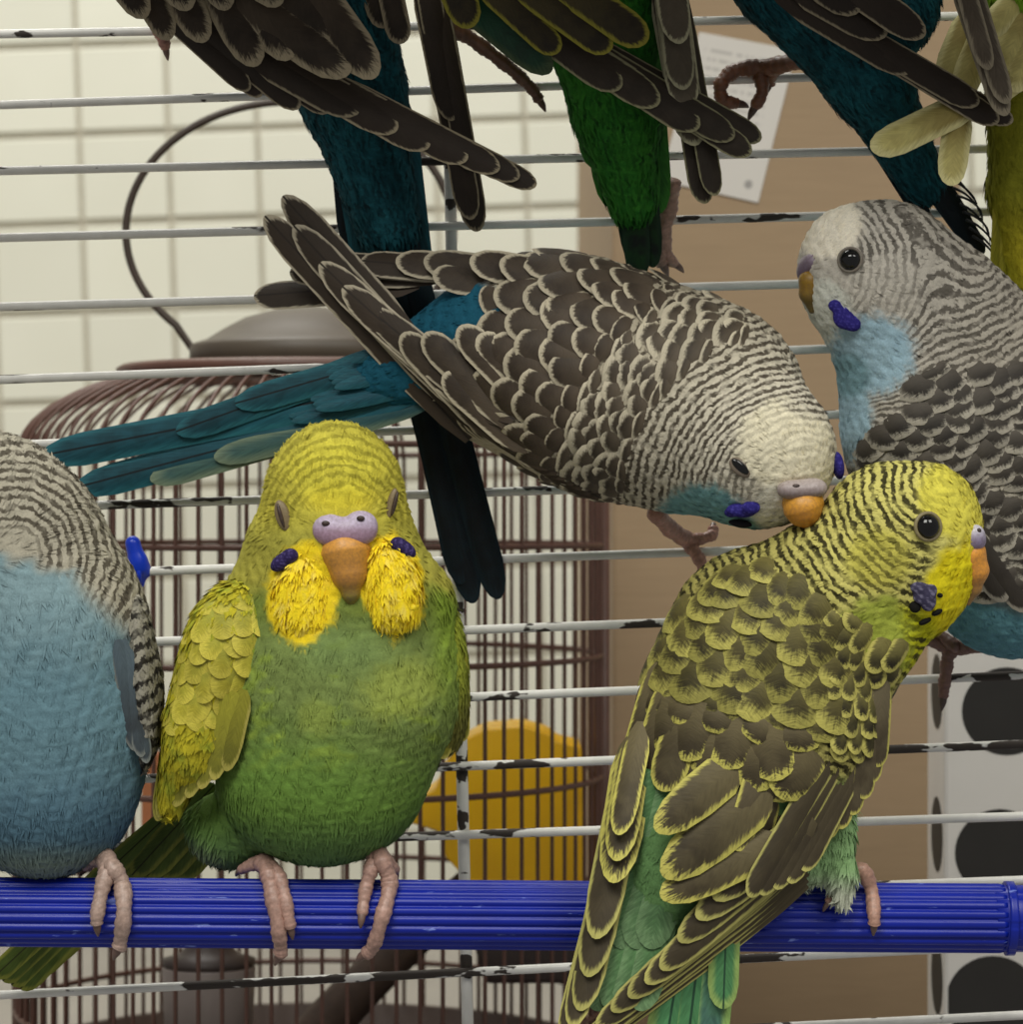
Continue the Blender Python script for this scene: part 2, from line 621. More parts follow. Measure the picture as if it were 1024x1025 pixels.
def feather(name, root, mat, B, T, width, nrm=(0, -1, 0), bow=0.0, camber=0.14, tip=1.5):
    """one feather from base B to tip T (world units), its upper face towards nrm"""
    B = np.asarray(B, float); T = np.asarray(T, float); nrm = np.asarray(nrm, float)
    x, y, z, ln = frame_of(B, T, nrm)
    me = feather_mesh(name, max(0.8, ln / width), mat, bow, camber, tip)
    o = bpy.data.objects.new(name, me)
    COL.objects.link(o)
    o.parent = root
    M = Matrix(((x[0] * width * S, y[0] * ln * S, z[0] * width * S, 0),
                (x[1] * width * S, y[1] * ln * S, z[1] * width * S, 0),
                (x[2] * width * S, y[2] * ln * S, z[2] * width * S, 0),
                (0, 0, 0, 1)))
    M.translation = Vector(B * S - root_loc(root))
    o.matrix_local = M
    return o

def skin_depth(B, px, py, default):
    """depth of a body's front surface at that pixel, or default beside it"""
    if not hasattr(B, 'px'):
        x, y, d = to_px(B.V)
        m = B.N[:, 1] < 0.05
        B.px = np.stack([x[m], y[m]], 1); B.pd = d[m]
    q = ((B.px - np.array([px, py])) ** 2).sum(1)
    near = np.where(q < 49)[0]
    if len(near) == 0:
        return default
    return float(B.pd[near].min())

def laid(name, B, mat, base, tip_, width, sink=4.0, rise=5.0, dflt=None, nrm=(0, -1, 0), bow=0.04, camber=0.12, tip=1.6):
    """feather laid on a body: root sunk under the skin, tip raised; points off the body take dflt = (base d, tip d)"""
    db = skin_depth(B, base[0], base[1], dflt[0] if dflt else 0); dt = skin_depth(B, tip_[0], tip_[1], dflt[1] if dflt else db)
    return feather(name, B.root, mat, W(base[0], base[1], db + sink), W(tip_[0], tip_[1], dt - rise), width, nrm, bow, camber, tip)

def ipoly(P, t):
    P = np.asarray(P, float)
    u = t * (len(P) - 1); i = min(int(u), len(P) - 2); f = u - i
    return P[i] * (1 - f) + P[i + 1] * f

def fan(name, root, mat, bases, tips, n, w0, w1, step=-1.0, nrm=(0, -1, 0), bow=0.02, camber=0.12, tip=1.6, jitter=0.0):
    """n feathers between polylines of bases and tips given as (px,py,d); each next one lies `step` nearer the camera"""
    for i in range(n):
        t = i / max(1, n - 1)
        b = ipoly(bases, t); q = ipoly(tips, t)
        if jitter:
            q = q + np.r_[rng.normal(0, jitter, 2), 0]
        b = W(b[0], b[1], b[2] + step * i); q = W(q[0], q[1], q[2] + step * i)
        feather(name, root, mat, b, q, w0 + (w1 - w0) * t, nrm, bow, camber, tip)

def scales(B, name, mat, level, levels, across, mask, centre, length=2.0, width=1.25, lift=0.16, off=1.5, jitter=0.08, aspect=None, maxparts=300, stuffname=None, wiggle=0.0, tip=1.15, turn=0.10):
    """rows of overlapping feathers on a body: level(x,y,d) is the row coordinate, rows at `levels`,
    spacing along a row across(level)"""
    x, y, d = to_px(B.V)
    s = level(x, y, d)
    mk = mask(x, y, d) & (B.N[:, 1] < 0.35)
    th = np.arctan2(y - centre[1], x - centre[0])
    th = np.mod(th - centre[2], 2 * np.pi)
    made = []
    lv = list(levels)
    for li, Lv in enumerate(lv):
        row = (lv[min(li + 1, len(lv) - 1)] - lv[max(li - 1, 0)]) / 2 or across(Lv)
        band = mk & (np.abs(s - Lv) < 2.6)
        ii = np.where(band)[0]
        if len(ii) < 3: continue
        ii = ii[np.argsort(th[ii])]
        P = B.V[ii]; Nn = B.N[ii]
        # thin along the ordering, then arc length
        nb = max(3, int((th[ii][-1] - th[ii][0]) / 0.02))
        bins = np.digitize(th[ii], np.linspace(th[ii][0], th[ii][-1] + 1e-6, nb + 1)) - 1
        PP, NN_ = [], []
        for q in range(nb):
            m = bins == q
            if m.any():
                PP.append(P[m].mean(0)); NN_.append(Nn[m].mean(0))
        PP = np.array(PP); NN_ = np.array(NN_)
        if len(PP) < 2: continue
        seg = np.linalg.norm(np.diff(PP, axis=0), axis=1)
        arc = np.r_[0, np.cumsum(seg)]
        sp = across(Lv)
        pos = np.arange((0.5 if li % 2 else 0.0) * sp, arc[-1], sp)
        for a in pos:
            a = a + rng.normal(0, jitter * sp)
            j = np.clip(np.searchsorted(arc, a), 1, len(arc) - 1)
            if seg[j - 1] > 3 * sp: continue
            f = np.clip((a - arc[j - 1]) / (seg[j - 1] + 1e-9), 0, 1)
            p = PP[j - 1] * (1 - f) + PP[j] * f; nn = NN_[j - 1] * (1 - f) + NN_[j] * f
            nn /= np.linalg.norm(nn)
            t = B.flow(p[None], nn[None])[0]
            sd = np.cross(t, nn)
            ang = rng.normal(0, turn) + wiggle * math.sin(a * 0.05)
            t = t * math.cos(ang) + sd * math.sin(ang)
            ln = row * length * rng.uniform(0.92, 1.08)
            tp = p + t * ln * 0.5 + nn * (off + ln * lift)
            base = p - t * ln * 0.5 + nn * (off - 1.0)
            made.append((base, tp, sp * width * rng.uniform(0.93, 1.08), nn, ln))
    made.sort(key=lambda q: -q[2] * q[4])
    for q in made[:maxparts]:
        feather(name, B.root, mat, q[0], q[1], q[2], q[3], 0.05, 0.16, tip)
    rest = made[maxparts:]
    if rest:
        joined_feathers(stuffname or name + '_fringe', B.root, mat, [(q[0], q[1], q[2], q[3]) for q in rest])
    return made

def joined_feathers(name, root, mat, items, bow=0.05, camber=0.16, stuff=True):
    Vs, Fs, U, A, Rn = [], [], [], [], []
    o = 0
    for B_, T_, w, nn in items:
        x, y, z, ln = frame_of(np.asarray(B_, float), np.asarray(T_, float), np.asarray(nn, float))
        V, F, UV, AL = feather_data(max(0.8, round(ln / w, 1)), bow, camber)
        Vs.append(B_ + V[:, :1] * w * x + V[:, 1:2] * ln * y + V[:, 2:] * w * z)
        Fs += [[i + o for i in q] for q in F]
        U.append(UV); A.append(AL); Rn.append(np.full(len(V), rng.random())); o += len(V)
    ob = make(name, np.vstack(Vs), Fs, mat, root, attrs=dict(along=np.concatenate(A), rnd=np.concatenate(Rn)), uvs=np.vstack(U))
    if stuff:
        props(ob, kind='stuff')
    return ob

# ------------------------------------------------------------------ heads and feet
def eye(root, px, py, d, r, ring=None, nrm=(0, -1, 0), lid=None, squash=1.0):
    c = W(px, py, d)
    n = np.asarray(nrm, float); n /= np.linalg.norm(n)
    up = np.array([0, 0, 1.0]); x = np.cross(up, n); x /= np.linalg.norm(x); up = np.cross(n, x)
    V, F = [], []
    a = np.linspace(0, 2 * np.pi, 24, endpoint=False)
    for ph in np.linspace(-0.6, 1.5, 10):
        rr = r * math.cos(ph)
        V.append(c + (np.cos(a)[:, None] * x + np.sin(a)[:, None] * up * squash) * rr + n * r * 0.8 * math.sin(ph))
    m = len(V); V = np.vstack(V)
    for i in range(m - 1):
        for j in range(24):
            F.append([i * 24 + j, i * 24 + (j + 1) % 24, (i + 1) * 24 + (j + 1) % 24, (i + 1) * 24 + j])
    F.append(list(range((m - 1) * 24, m * 24)))
    o = make('eye', V, F, EYE, root)
    if ring is not None:
        P = [c + (math.cos(q) * x + math.sin(q) * up * squash) * r * 1.10 for q in np.linspace(0, 2 * np.pi, 28, endpoint=False)]
        V, F = tube(P, r * 0.17, 8, closed=True)
        make('eye_ring', V, F, HORN, o, attrs=dict(col=np.tile(ring, (len(V), 1))))
    return o

def toes(root, chains, col=srgb(200, 160, 145), claw=srgb(120, 95, 85), r0=9.0, name='foot'):
    """chains: list of lists of (px,py,d); every toe tapers, shows scale rings and ends in a claw"""
    parts = []; claws = []
    for ch in chains:
        rr = r0
        if isinstance(ch, tuple):
            ch, rr = ch
        P = np.array([W(*q) for q in ch])
        ln = np.linalg.norm(np.diff(P, axis=0), axis=1).sum()
        n = max(14, int(ln / 2.2))
        Q = catmull(P, n)
        t = np.linspace(0, 1, n)
        arc = t * ln
        R = rr * (1.0 - 0.34 * t) * (1 + 0.07 * np.sin(arc / 6.2 * 2 * np.pi) + 0.09 * np.sin(arc / 22 * 2 * np.pi))
        R[-1] *= 0.45; R[-2] *= 0.8; R[0] *= 0.6
        parts.append(tube(Q, R, 12))
        e = Q[-1]; dr = Q[-1] - Q[-4]; dr /= np.linalg.norm(dr)
        cv = np.array([e - dr * 3, e + dr * rr * 0.5, e + dr * rr * 1.15 + np.array([0, 2.5, -1.5])])
        claws.append(tube(cv, [rr * 0.5, rr * 0.42, 1.0], 8, 8))
    V, F = join(parts)
    x, y, d = to_px(V)
    c = lerp(col, np.asarray(col) * 0.62, np.clip(0.5 + 0.5 * vnoise(V, 5, 11), 0, 1))
    o = make(name, V, F, HORN, root, attrs=dict(col=c))
    for V, F in claws:
        make('claw', V, F, HORN, o, attrs=dict(col=np.tile(claw, (len(V), 1))))
    return o

# ================================================================== SETTING
def mat_tile():
    m, nt, b = new_mat('glazed_cream_tile')
    p = geopos(nt)
    info = N(nt, 'ShaderNodeObjectInfo').outputs['Random']
    f = noise(nt, p, 14, 2)
    c = mixc(nt, f, srgb(210, 209, 192), srgb(222, 221, 206))
    hsv = N(nt, 'ShaderNodeHueSaturation')
    L(nt, mth(nt, 'ADD', 0.96, mth(nt, 'MULTIPLY', info, 0.06)), hsv.inputs['Value'])
    L(nt, c, hsv.inputs['Color'])
    L(nt, hsv.outputs['Color'], b.inputs['Base Color'])
    b.inputs['Roughness'].default_value = 0.45
    return m

def mat_cardboard():
    m, nt, b = new_mat('brown_cardboard')
    p = geopos(nt)
    mp = N(nt, 'ShaderNodeMapping')
    mp.inputs['Scale'].default_value = (1, 1, 12)
    L(nt, p, mp.inputs['Vector'])
    f = noise(nt, mp.outputs[0], 60, 4, 0.6)
    g = noise(nt, p, 9, 2)
    c = mixc(nt, f, srgb(148, 126, 98), srgb(166, 142, 112))
    c = mixc(nt, mth(nt, 'MULTIPLY', g, 0.3), c, srgb(130, 108, 82))
    L(nt, c, b.inputs['Base Color'])
    b.inputs['Roughness'].default_value = 0.8
    return m

def mat_wire():
    m, nt, b = new_mat('chipped_white_wire')
    p = geopos(nt)
    mp = N(nt, 'ShaderNodeMapping')
    mp.inputs['Scale'].default_value = (55, 200, 160)
    L(nt, p, mp.inputs['Vector'])
    f = noise(nt, mp.outputs[0], 1.0, 3, 0.55)
    mp2 = N(nt, 'ShaderNodeMapping')
    mp2.inputs['Scale'].default_value = (320, 500, 500)
    L(nt, p, mp2.inputs['Vector'])
    f2 = noise(nt, mp2.outputs[0], 1.0, 2)
    g = noise(nt, p, 11, 1)
    e = mth(nt, 'ADD', f, mth(nt, 'ADD', mth(nt, 'MULTIPLY', mth(nt, 'SUBTRACT', f2, 0.5), 0.25), mth(nt, 'MULTIPLY', mth(nt, 'SUBTRACT', g, 0.5), 0.35)))
    chip = remap(nt, e, 0.580, 0.604)
    c = mixc(nt, noise(nt, p, 300, 3), srgb(205, 203, 196), srgb(232, 230, 224))
    c = mixc(nt, chip, c, srgb(52, 44, 38))
    L(nt, c, b.inputs['Base Color'])
    L(nt, mth(nt, 'ADD', 0.35, mth(nt, 'MULTIPLY', chip, 0.4)), b.inputs['Roughness'])
    bump(nt, mth(nt, 'SUBTRACT', 1.0, chip), 0.5, 0.0002, b)
    return m

M_TILE = mat_tile()
M_GROUT = simple_mat('wall_grout', srgb(186, 180, 163), 0.9, 0.1, 60)
M_CARD = mat_cardboard()
M_WIRE = mat_wire()
M_BROWNWIRE = simple_mat('brown_enamelled_wire', srgb(98, 66, 54), 0.45, 0.2, 300)
M_BROWNCAP = simple_mat('grey_brown_plastic', srgb(80, 70, 58), 0.5, 0.1, 120)
M_HANDLE = simple_mat('dark_handle_wire', srgb(60, 47, 37), 0.5, 0.15, 200)
M_YELLOW = simple_mat('yellow_plastic', srgb(255, 194, 4), 0.4, 0.06, 90)
M_DARKWOOD = simple_mat('dark_wood', srgb(74, 56, 44), 0.75, 0.3, 260, 0.4, 0.0006)
M_GREYCUP = simple_mat('grey_feeder_plastic', srgb(150, 138, 132), 0.5, 0.1, 90)
M_DARKLID = simple_mat('dark_plastic', srgb(66, 54, 50), 0.5, 0.15, 90)
M_ORANGE = simple_mat('orange_plastic', srgb(205, 130, 84), 0.5, 0.12, 150)
M_TRAY = simple_mat('brown_tray', srgb(70, 52, 42), 0.6, 0.15, 90)
M_WHITEBOX = simple_mat('white_carton', srgb(242, 237, 229), 0.5, 0.04, 60)
M_DOT = simple_mat('black_print', srgb(44, 41, 37), 0.55, 0.12, 120)
M_BLUECLIP = simple_mat('blue_clip_plastic', srgb(22, 62, 205), 0.3, 0.1, 200)
M_COUNTER = simple_mat('grey_counter', srgb(150, 144, 136), 0.6, 0.1, 20)

def mat_perch():
    m, nt, b = new_mat('ribbed_blue_plastic')
    p = geopos(nt)
    f = noise(nt, p, 70, 3)
    c = mixc(nt, f, srgb(6, 26, 132), srgb(14, 40, 168))
    mp = N(nt, 'ShaderNodeMapping')
    mp.inputs['Scale'].default_value = (160, 700, 700)
    L(nt, p, mp.inputs['Vector'])
    s = noise(nt, mp.outputs[0], 1.0, 3, 0.6)
    c = mixc(nt, mth(nt, 'MULTIPLY', remap(nt, s, 0.66, 0.72), 0.8), c, srgb(120, 140, 215))
    L(nt, c, b.inputs['Base Color'])
    b.inputs['Roughness'].default_value = 0.36
    b.inputs['Specular IOR Level'].default_value = 0.4
    bump(nt, s, 0.15, 0.0002, b)
    return m
M_PERCH = mat_perch()

# ---- tiled wall behind everything
WD = 5200.0
wall_c = W(76, 45, WD)
fW = (D + WD) / D
pitch = 89.2 * fW
V, F = box_vf(-14 * pitch, 20 * pitch, 14, 60, -16 * pitch, 12 * pitch)
wr = np.array(Matrix.Rotation(math.radians(-2.0), 3, 'Y'))
V = V @ wr.T + wall_c
wall = props(make('wall_back', V, F, M_GROUT, smooth=False), kind='structure')
tv, tf = box_vf(6.0, pitch - 6.0, 2, 16, 9.0, pitch - 9.0, 4)
tmesh = None
rest = []
for i in range(-12, 21):
    for j in range(-14, 9):
        M = Matrix.Rotation(math.radians(-2.0), 4, 'Y')
        pos = wall_c + wr @ np.array([i * pitch, 0, j * pitch])
        if not (-3 <= i <= 12 and -12 <= j <= 3):
            rest.append((tv @ wr.T + pos, tf))
            continue
        if tmesh is None:
            o = make('tile', tv, tf, M_TILE, wall, smooth=False)
            tmesh = o.data
        else:
            o = bpy.data.objects.new('tile', tmesh)
            COL.objects.link(o); o.parent = wall
        o.matrix_local = Matrix.Translation(Vector(pos * S)) @ M
V, F = join(rest)
props(make('outer_tiles', V, F, M_TILE, wall, smooth=False), kind='stuff')

# the shelf all the background things stand on
V, F = box_vf(-4200, 4200, 380, WD, -1260, -1180)
props(make('floor', V, F, M_COUNTER, smooth=False), kind='structure')
ZF = -1180.0

# ---- cardboard box with a paper label
d1, d2 = 1400.0, 3732.0
pL = W(613, 0, d1)[0]; pR = W(962, 0, d1)[0]
top = 1350.0
cb = empty('cardboard_box', ((pL + pR) / 2, (d1 + d2) / 2, ZF), 'tall brown cardboard box standing behind the cage with a printed paper sheet on it', 'box')
V, F = box_vf(pL, pR, d1, d2, ZF, top, 6)
make('carton_body', V, F, M_CARD, cb, smooth=False)
V, F = box_vf(pL + 4, pR - 4, d1 - 2, d1 + 4, W(0, 950, d1)[2] - 250, W(0, 950, d1)[2] - 246)
make('bottom_flap', V, F, M_CARD, cb, smooth=False)

def mat_label():
    m, nt, b = new_mat('printed_paper')
    uv = N(nt, 'ShaderNodeUVMap', uv_map='uv').outputs['UV']
    sx = N(nt, 'ShaderNodeSeparateXYZ'); L(nt, uv, sx.inputs[0])
    x, y = sx.outputs['X'], sx.outputs['Y']
    line = remap(nt, mth(nt, 'SINE', mth(nt, 'MULTIPLY', y, 2 * math.pi * 17)), 0.15, 0.6)
    cbv = N(nt, 'ShaderNodeCombineXYZ')
    L(nt, mth(nt, 'MULTIPLY', x, 34.0), cbv.inputs[0]); L(nt, mth(nt, 'MULTIPLY', mth(nt, 'FLOOR', mth(nt, 'MULTIPLY', y, 17)), 3.7), cbv.inputs[1])
    word = remap(nt, noise(nt, cbv.outputs[0], 1.0, 2), 0.40, 0.5)
    inx = mth(nt, 'MULTIPLY', remap(nt, x, 0.08, 0.10), remap(nt, x, 0.86, 0.80))
    iny = mth(nt, 'MULTIPLY', remap(nt, y, 0.26, 0.27), remap(nt, y, 0.92, 0.91))
    f = mth(nt, 'MULTIPLY', mth(nt, 'MULTIPLY', line, word), mth(nt, 'MULTIPLY', inx, iny))
    dx = mth(nt, 'SUBTRACT', x, 0.86); dy = mth(nt, 'SUBTRACT', y, 0.10)
    rr = mth(nt, 'SQRT', mth(nt, 'ADD', mth(nt, 'MULTIPLY', dx, dx), mth(nt, 'MULTIPLY', mth(nt, 'MULTIPLY', dy, dy), 2.0)))
    dot = remap(nt, rr, 0.05, 0.03)
    c = mixc(nt, mth(nt, 'MULTIPLY', f, 0.35), srgb(205, 200, 192), srgb(110, 106, 104))
    c = mixc(nt, mth(nt, 'MULTIPLY', dot, 0.6), c, srgb(90, 88, 88))
    L(nt, c, b.inputs['Base Color'])
    b.inputs['Roughness'].default_value = 0.7
    return m
q = [(661, 181), (759, 203), (797, 50), (700, 32)]
V = np.array([W(a, b_, d1 - 3) for a, b_ in q] + [W(a, b_, d1 + 1) for a, b_ in q])
F = [[0, 1, 2, 3], [7, 6, 5, 4], [0, 4, 5, 1], [1, 5, 6, 2], [2, 6, 7, 3], [3, 7, 4, 0]]
make('paper_label', V, F, mat_label(), cb, smooth=False, uvs=np.array([(0, 0), (1, 0), (1, 1), (0, 1)] * 2))

# ---- white carton printed with black dots
f1 = 700.0
xl = W(945, 0, f1)[0]; zt = W(0, 560, f1)[2]
db = empty('dotted_carton', (xl + 180, f1 + 70, ZF), 'white carton printed with big black dots beside the brown box', 'box')
V, F = box_vf(xl, xl + 380, f1, f1 + 150, ZF, zt, 5)
make('carton_body', V, F, M_WHITEBOX, db, smooth=False)
def disc(px, py, rx, ry):
    a = np.linspace(0, 2 * np.pi, 40, endpoint=False)
    c = W(px, py, f1 - 1.0)
    fr = (D + f1) / D
    k0 = np.stack([c[0] + rx * fr * np.cos(a), np.full(40, f1 - 0.8), c[2] + ry * fr * np.sin(a)], 1)
    k0[:, 0] = np.maximum(k0[:, 0], xl + 5)
    k1 = k0.copy(); k1[:, 1] = f1 + 0.6
    F = [list(range(40))] + [[i, (i + 1) % 40, 40 + (i + 1) % 40, 40 + i] for i in range(40)]
    make('printed_dot', np.vstack([k0, k1]), F, M_DOT, db, smooth=False)
for px, py, rx, ry in ((1008, 712, 45, 44), (1001, 854, 45, 44), (994, 1002, 47, 45), (1105, 780, 44, 44), (1098, 925, 44, 44), (1012, 580, 44, 42)):
    disc(px, py, rx, ry)
def side_disc(py, ry, rd):
    a = np.linspace(0, 2 * np.pi, 40, endpoint=False)
    cz = W(0, py, f1)[2]; fr = (D + f1) / D
    k0 = np.stack([np.full(40, xl - 0.8), f1 + 60 + rd * np.cos(a), cz + ry * fr * np.sin(a)], 1)
    k1 = k0.copy(); k1[:, 0] = xl + 0.6
    F = [list(range(40))[::-1]] + [[i, (i + 1) % 40, 40 + (i + 1) % 40, 40 + i] for i in range(40)]
    make('printed_dot', np.vstack([k0, k1]), F, M_DOT, db, smooth=False)
for py in (695, 840, 985):
    side_disc(py, 38, 48)

# ---- round brown cage further back
CD = 1000.0
cc = W(311, 512, CD); R = 291 * (D + CD) / D
zrim = W(0, 440, CD)[2]; zcap = W(0, 374, CD)[2]
rc = empty('round_cage', (cc[0], CD, ZF), 'round domed brown wire cage with a ring handle standing behind the white bars', 'cage')
NW = 80
prof = [(112, zcap + 2), (185, zcap + 1), (262, zcap - 10), (330, zcap - 38), (372, zcap - 72), (R, zrim - 22), (R, (zrim + ZF) / 2), (R, ZF + 20)]
prof = np.array(prof)
pl = np.stack([prof[:, 0], np.zeros(len(prof)), prof[:, 1]], 1)
pl = np.vstack([catmull(pl[:6], 14), pl[6:]])
V, F = tube(pl, 2.7, 6)
wmesh = None
for i in range(NW):
    a = 2 * math.pi * (i + 0.3) / NW
    if wmesh is None:
        base = V.copy(); base += np.array([cc[0], CD, 0])
        o = make('wire', base, F, M_BROWNWIRE, rc)
        wmesh = o.data
    else:
        o = bpy.data.objects.new('wire', wmesh); COL.objects.link(o); o.parent = rc
    o.rotation_euler = (0, 0, a)
def ring(z, r, th, name='hoop'):
    P = [np.array([cc[0] + r * math.cos(a), CD + r * math.sin(a), z]) for a in np.linspace(0, 2 * np.pi, 72, endpoint=False)]
    V, F = tube(P, th, 6, closed=True)
    make(name, V, F, M_BROWNWIRE, rc)
ring(zcap + 1, 250, 9, 'rim_hoop'); ring(zrim - 14, R - 3, 4)
for y in (545, 655, 775, 890, 1005):
    ring(W(0, y, CD)[2], R, 4)
# posts, cap, tray
for a in (0.0, math.pi):
    V, F = tube([np.array([cc[0] + (R + 3) * math.cos(a), CD + (R + 3) * math.sin(a), z]) for z in (zrim - 30, ZF + 10)], 8, 8)
    make('post', V, F, M_BROWNWIRE, rc)
def lathe(prof, n=48, c=(0, 0)):
    prof = np.asarray(prof, float); a = np.linspace(0, 2 * np.pi, n, endpoint=False)
    V = np.vstack([np.stack([c[0] + r * np.cos(a), c[1] + r * np.sin(a), np.full(n, z)], 1) for r, z in prof])
    F = []
    for i in range(len(prof) - 1):
        for j in range(n):
            F.append([i * n + j, i * n + (j + 1) % n, (i + 1) * n + (j + 1) % n, (i + 1) * n + j])
    F.append(list(range(n))[::-1]); F.append(list(range((len(prof) - 1) * n, len(prof) * n)))
    return V, F
h0 = zcap + 8
V, F = lathe([(150, h0), (161, h0 + 2), (161, h0 + 26), (156, h0 + 31), (140, h0 + 36), (118, h0 + 50), (88, h0 + 66), (50, h0 + 76), (8, h0 + 80)], c=(cc[0], CD))
make('roof_cap', V, F, M_BROWNCAP, rc)
V, F = lathe([(R + 14, ZF), (R + 20, ZF + 6), (R + 20, ZF + 440), (R + 12, ZF + 446), (R - 6, ZF + 446), (R - 6, ZF + 30), (20, ZF + 26)], c=(cc[0], CD))
zt_ = W(0, 1052, CD)[2]
V[:, 2] = ZF + (V[:, 2] - ZF) * ((zt_ - ZF) / 446)
make('base_tray', V, F, M_TRAY, rc)
hc = W(290, 232, CD); fr = (D + CD) / D
P = [np.array([hc[0] + 164 * fr * math.cos(a), CD, hc[2] + 130 * fr * math.sin(a)]) for a in np.linspace(math.radians(-56), math.radians(226), 80)]
P = [W(372, 356, CD)] + P + [W(193, 350, CD), W(222, 357, CD)]
V, F = tube(P, 5.2, 8)
make('ring_handle', V, F, M_HANDLE, rc)

def prism(pts, dfront, thick, bev=3.0):
    import bmesh
    bm = bmesh.new()
    a = [bm.verts.new(W(x, y, dfront)) for x, y in pts]
    b_ = [bm.verts.new(W(x, y, dfront) + np.array([0, thick, 0])) for x, y in pts]
    bm.faces.new(a); bm.faces.new(b_[::-1])
    n = len(pts)
    for i in range(n):
        bm.faces.new([a[i], b_[i], b_[(i + 1) % n], a[(i + 1) % n]])
    bmesh.ops.recalc_face_normals(bm, faces=bm.faces[:])
    if bev:
        bmesh.ops.bevel(bm, geom=bm.edges[:], offset=bev, segments=2, affect='EDGES', profile=0.5)
    V = np.array([v.co[:] for v in bm.verts]); bm.verts.index_update()
    F = [[v.index for v in f.verts] for f in bm.faces]
    bm.free()
    return V, F
V, F = prism([(404, 822), (412, 806), (436, 790), (446, 765), (462, 742), (486, 730), (524, 727), (548, 734), (560, 743), (582, 748), (586, 884), (572, 930), (480, 930), (470, 884), (446, 858), (438, 832)], 930, 150, 3)
ft = empty('seed_feeder', W(515, 930, 1000), 'yellow plastic seed hood hanging inside the round brown cage', 'feeder')
make('hood', V, F, M_YELLOW, ft)
V, F = prism([(470, 930), (590, 930), (580, 985), (485, 985)], 910, 190, 6)
make('seed_dish', V, F, M_DARKLID, ft)
V, F = tube([W(296, 1060, 950), W(350, 1000, 965), W(412, 940, 985), W(470, 885, 1000)], [34, 31, 27, 22], 10, 20)
props(make('wooden_branch', V, F, M_DARKWOOD), 'thick dark wooden branch slanting up inside the round brown cage', 'branch')
gc = W(209, 1040, 960)
cup = empty('water_cup', gc, 'grey plastic drinking cup with a dark lid inside the round brown cage', 'cup')
z0, z1 = W(0, 1075, 960)[2], W(0, 966, 960)[2]
V, F = lathe([(48, z0), (56, z0 + 6), (62, z1 - 4), (60, z1)], 32, (gc[0], 960)); make('cup_body', V, F, M_GREYCUP, cup)
V, F = lathe([(60, z1 - 3), (62, z1 + 8), (40, z1 + 14), (28, z1 + 28), (22, z1 + 46), (10, z1 + 50)], 32, (gc[0], 960)); make('lid', V, F, M_DARKLID, cup)
tc = W(152, 790, 930)
toy = empty('hanging_toy', W(152, 830, 930), 'orange plastic hanging toy between the blue bird and the front-facing green one', 'toy')
V, F = box_vf(tc[0] - 13, tc[0] + 13, 922, 940, W(0, 838, 930)[2], W(0, 752, 930)[2], 4); make('block', V, F, M_ORANGE, toy, smooth=False)
V, F = tube([W(152, 753, 931), W(152, 545, 931)], 2.0, 6); make('cord', V, F, M_BROWNWIRE, toy)

# ---- bars of the white cage the birds live in
WP = 120.0
wires = [(34, 15), (105, 70), (171, 148), (238, 211), (307, 278), (380, 342), (446, 408), (509, 475), (577, 541), (648, 610), (716, 676), (785, 745), (851, 817), (919, 881), (996, 946), (1066, 1016), (-36, -52), (-104, -118)]
cage = empty('bird_cage', W(512, 1100, WP), 'white wire cage side with chipped paint that all the birds perch against', 'cage')
for a, b_ in wires:
    p = W(0, a, WP); q_ = W(1024, b_, WP)
    e = (q_ - p) * 0.45
    V, F = tube([p - e, p, (p + q_) / 2, q_, q_ + e], 4.7, 10, 12)
    make('wire', V, F, M_WIRE, cage)
for x0, x1 in ((444, 470), (-190, -175), (1080, 1108)):
    V, F = tube([W(x0, -160, WP + 9), W((x0 + x1) / 2, 512, WP + 9), W(x1, 1110, WP + 9)], 6.2, 10, 12)
    make('upright_wire', V, F, M_WIRE, cage)

V, F = box_vf(-760, 760, -440, -150, 690, 702, 4)
props(make('added_shade_panel', V, F, M_GREYCUP, smooth=False), kind='structure')  # unseen panel added overhead to block the key light from the upper birds

# ---- ribbed blue perch
PD = -60.0; PR = 34.5
p0 = W(-140, 911.5, PD); p1 = W(1004, 919, PD)
def rod(p0, p1, R, ribs, amp, seg=168):
    T = (p1 - p0) / np.linalg.norm(p1 - p0)
    u = np.cross(T, [0, 1.0, 0]); u /= np.linalg.norm(u); w = np.cross(T, u)
    a = np.linspace(0, 2 * np.pi, seg, endpoint=False)
    prof = R - amp * (0.5 + 0.5 * np.cos(a * ribs)) ** 3 - 0.8 * (np.cos(a * 7 + 1) > 0.8)
    rings = []
    for t, sc in ((0, .97), (0.004, 1), (0.35, 1), (0.7, 1), (0.996, 1), (1, .97)):
        c = p0 + (p1 - p0) * t
        rings.append(c + sc * prof[:, None] * (np.cos(a)[:, None] * u + np.sin(a)[:, None] * w))
    V = np.vstack(rings); F = []
    for i in range(len(rings) - 1):
        for j in range(seg):
            F.append([i * seg + j, i * seg + (j + 1) % seg, (i + 1) * seg + (j + 1) % seg, (i + 1) * seg + j])
    F.append(list(range(seg))[::-1]); F.append(list(range(len(V) - seg, len(V))))
    return V, F
perch = empty('perch', (p0 + p1) / 2, 'ribbed bright blue plastic perch rod in front of the cage bars', 'perch')
V, F = rod(p0, p1, PR, 21, 3.2); make('ribbed_rod', V, F, M_PERCH, perch)
T = (p1 - p0) / np.linalg.norm(p1 - p0)
V, F = rod(p1 - T * 10, p1 + T * 70, 33, 3, 0.5); make('end_sleeve', V, F, M_PERCH, perch)
V, F = rod(p1 + T * 2, p1 + T * 10, 36.5, 3, 0.3); make('collar', V, F, M_PERCH, perch)
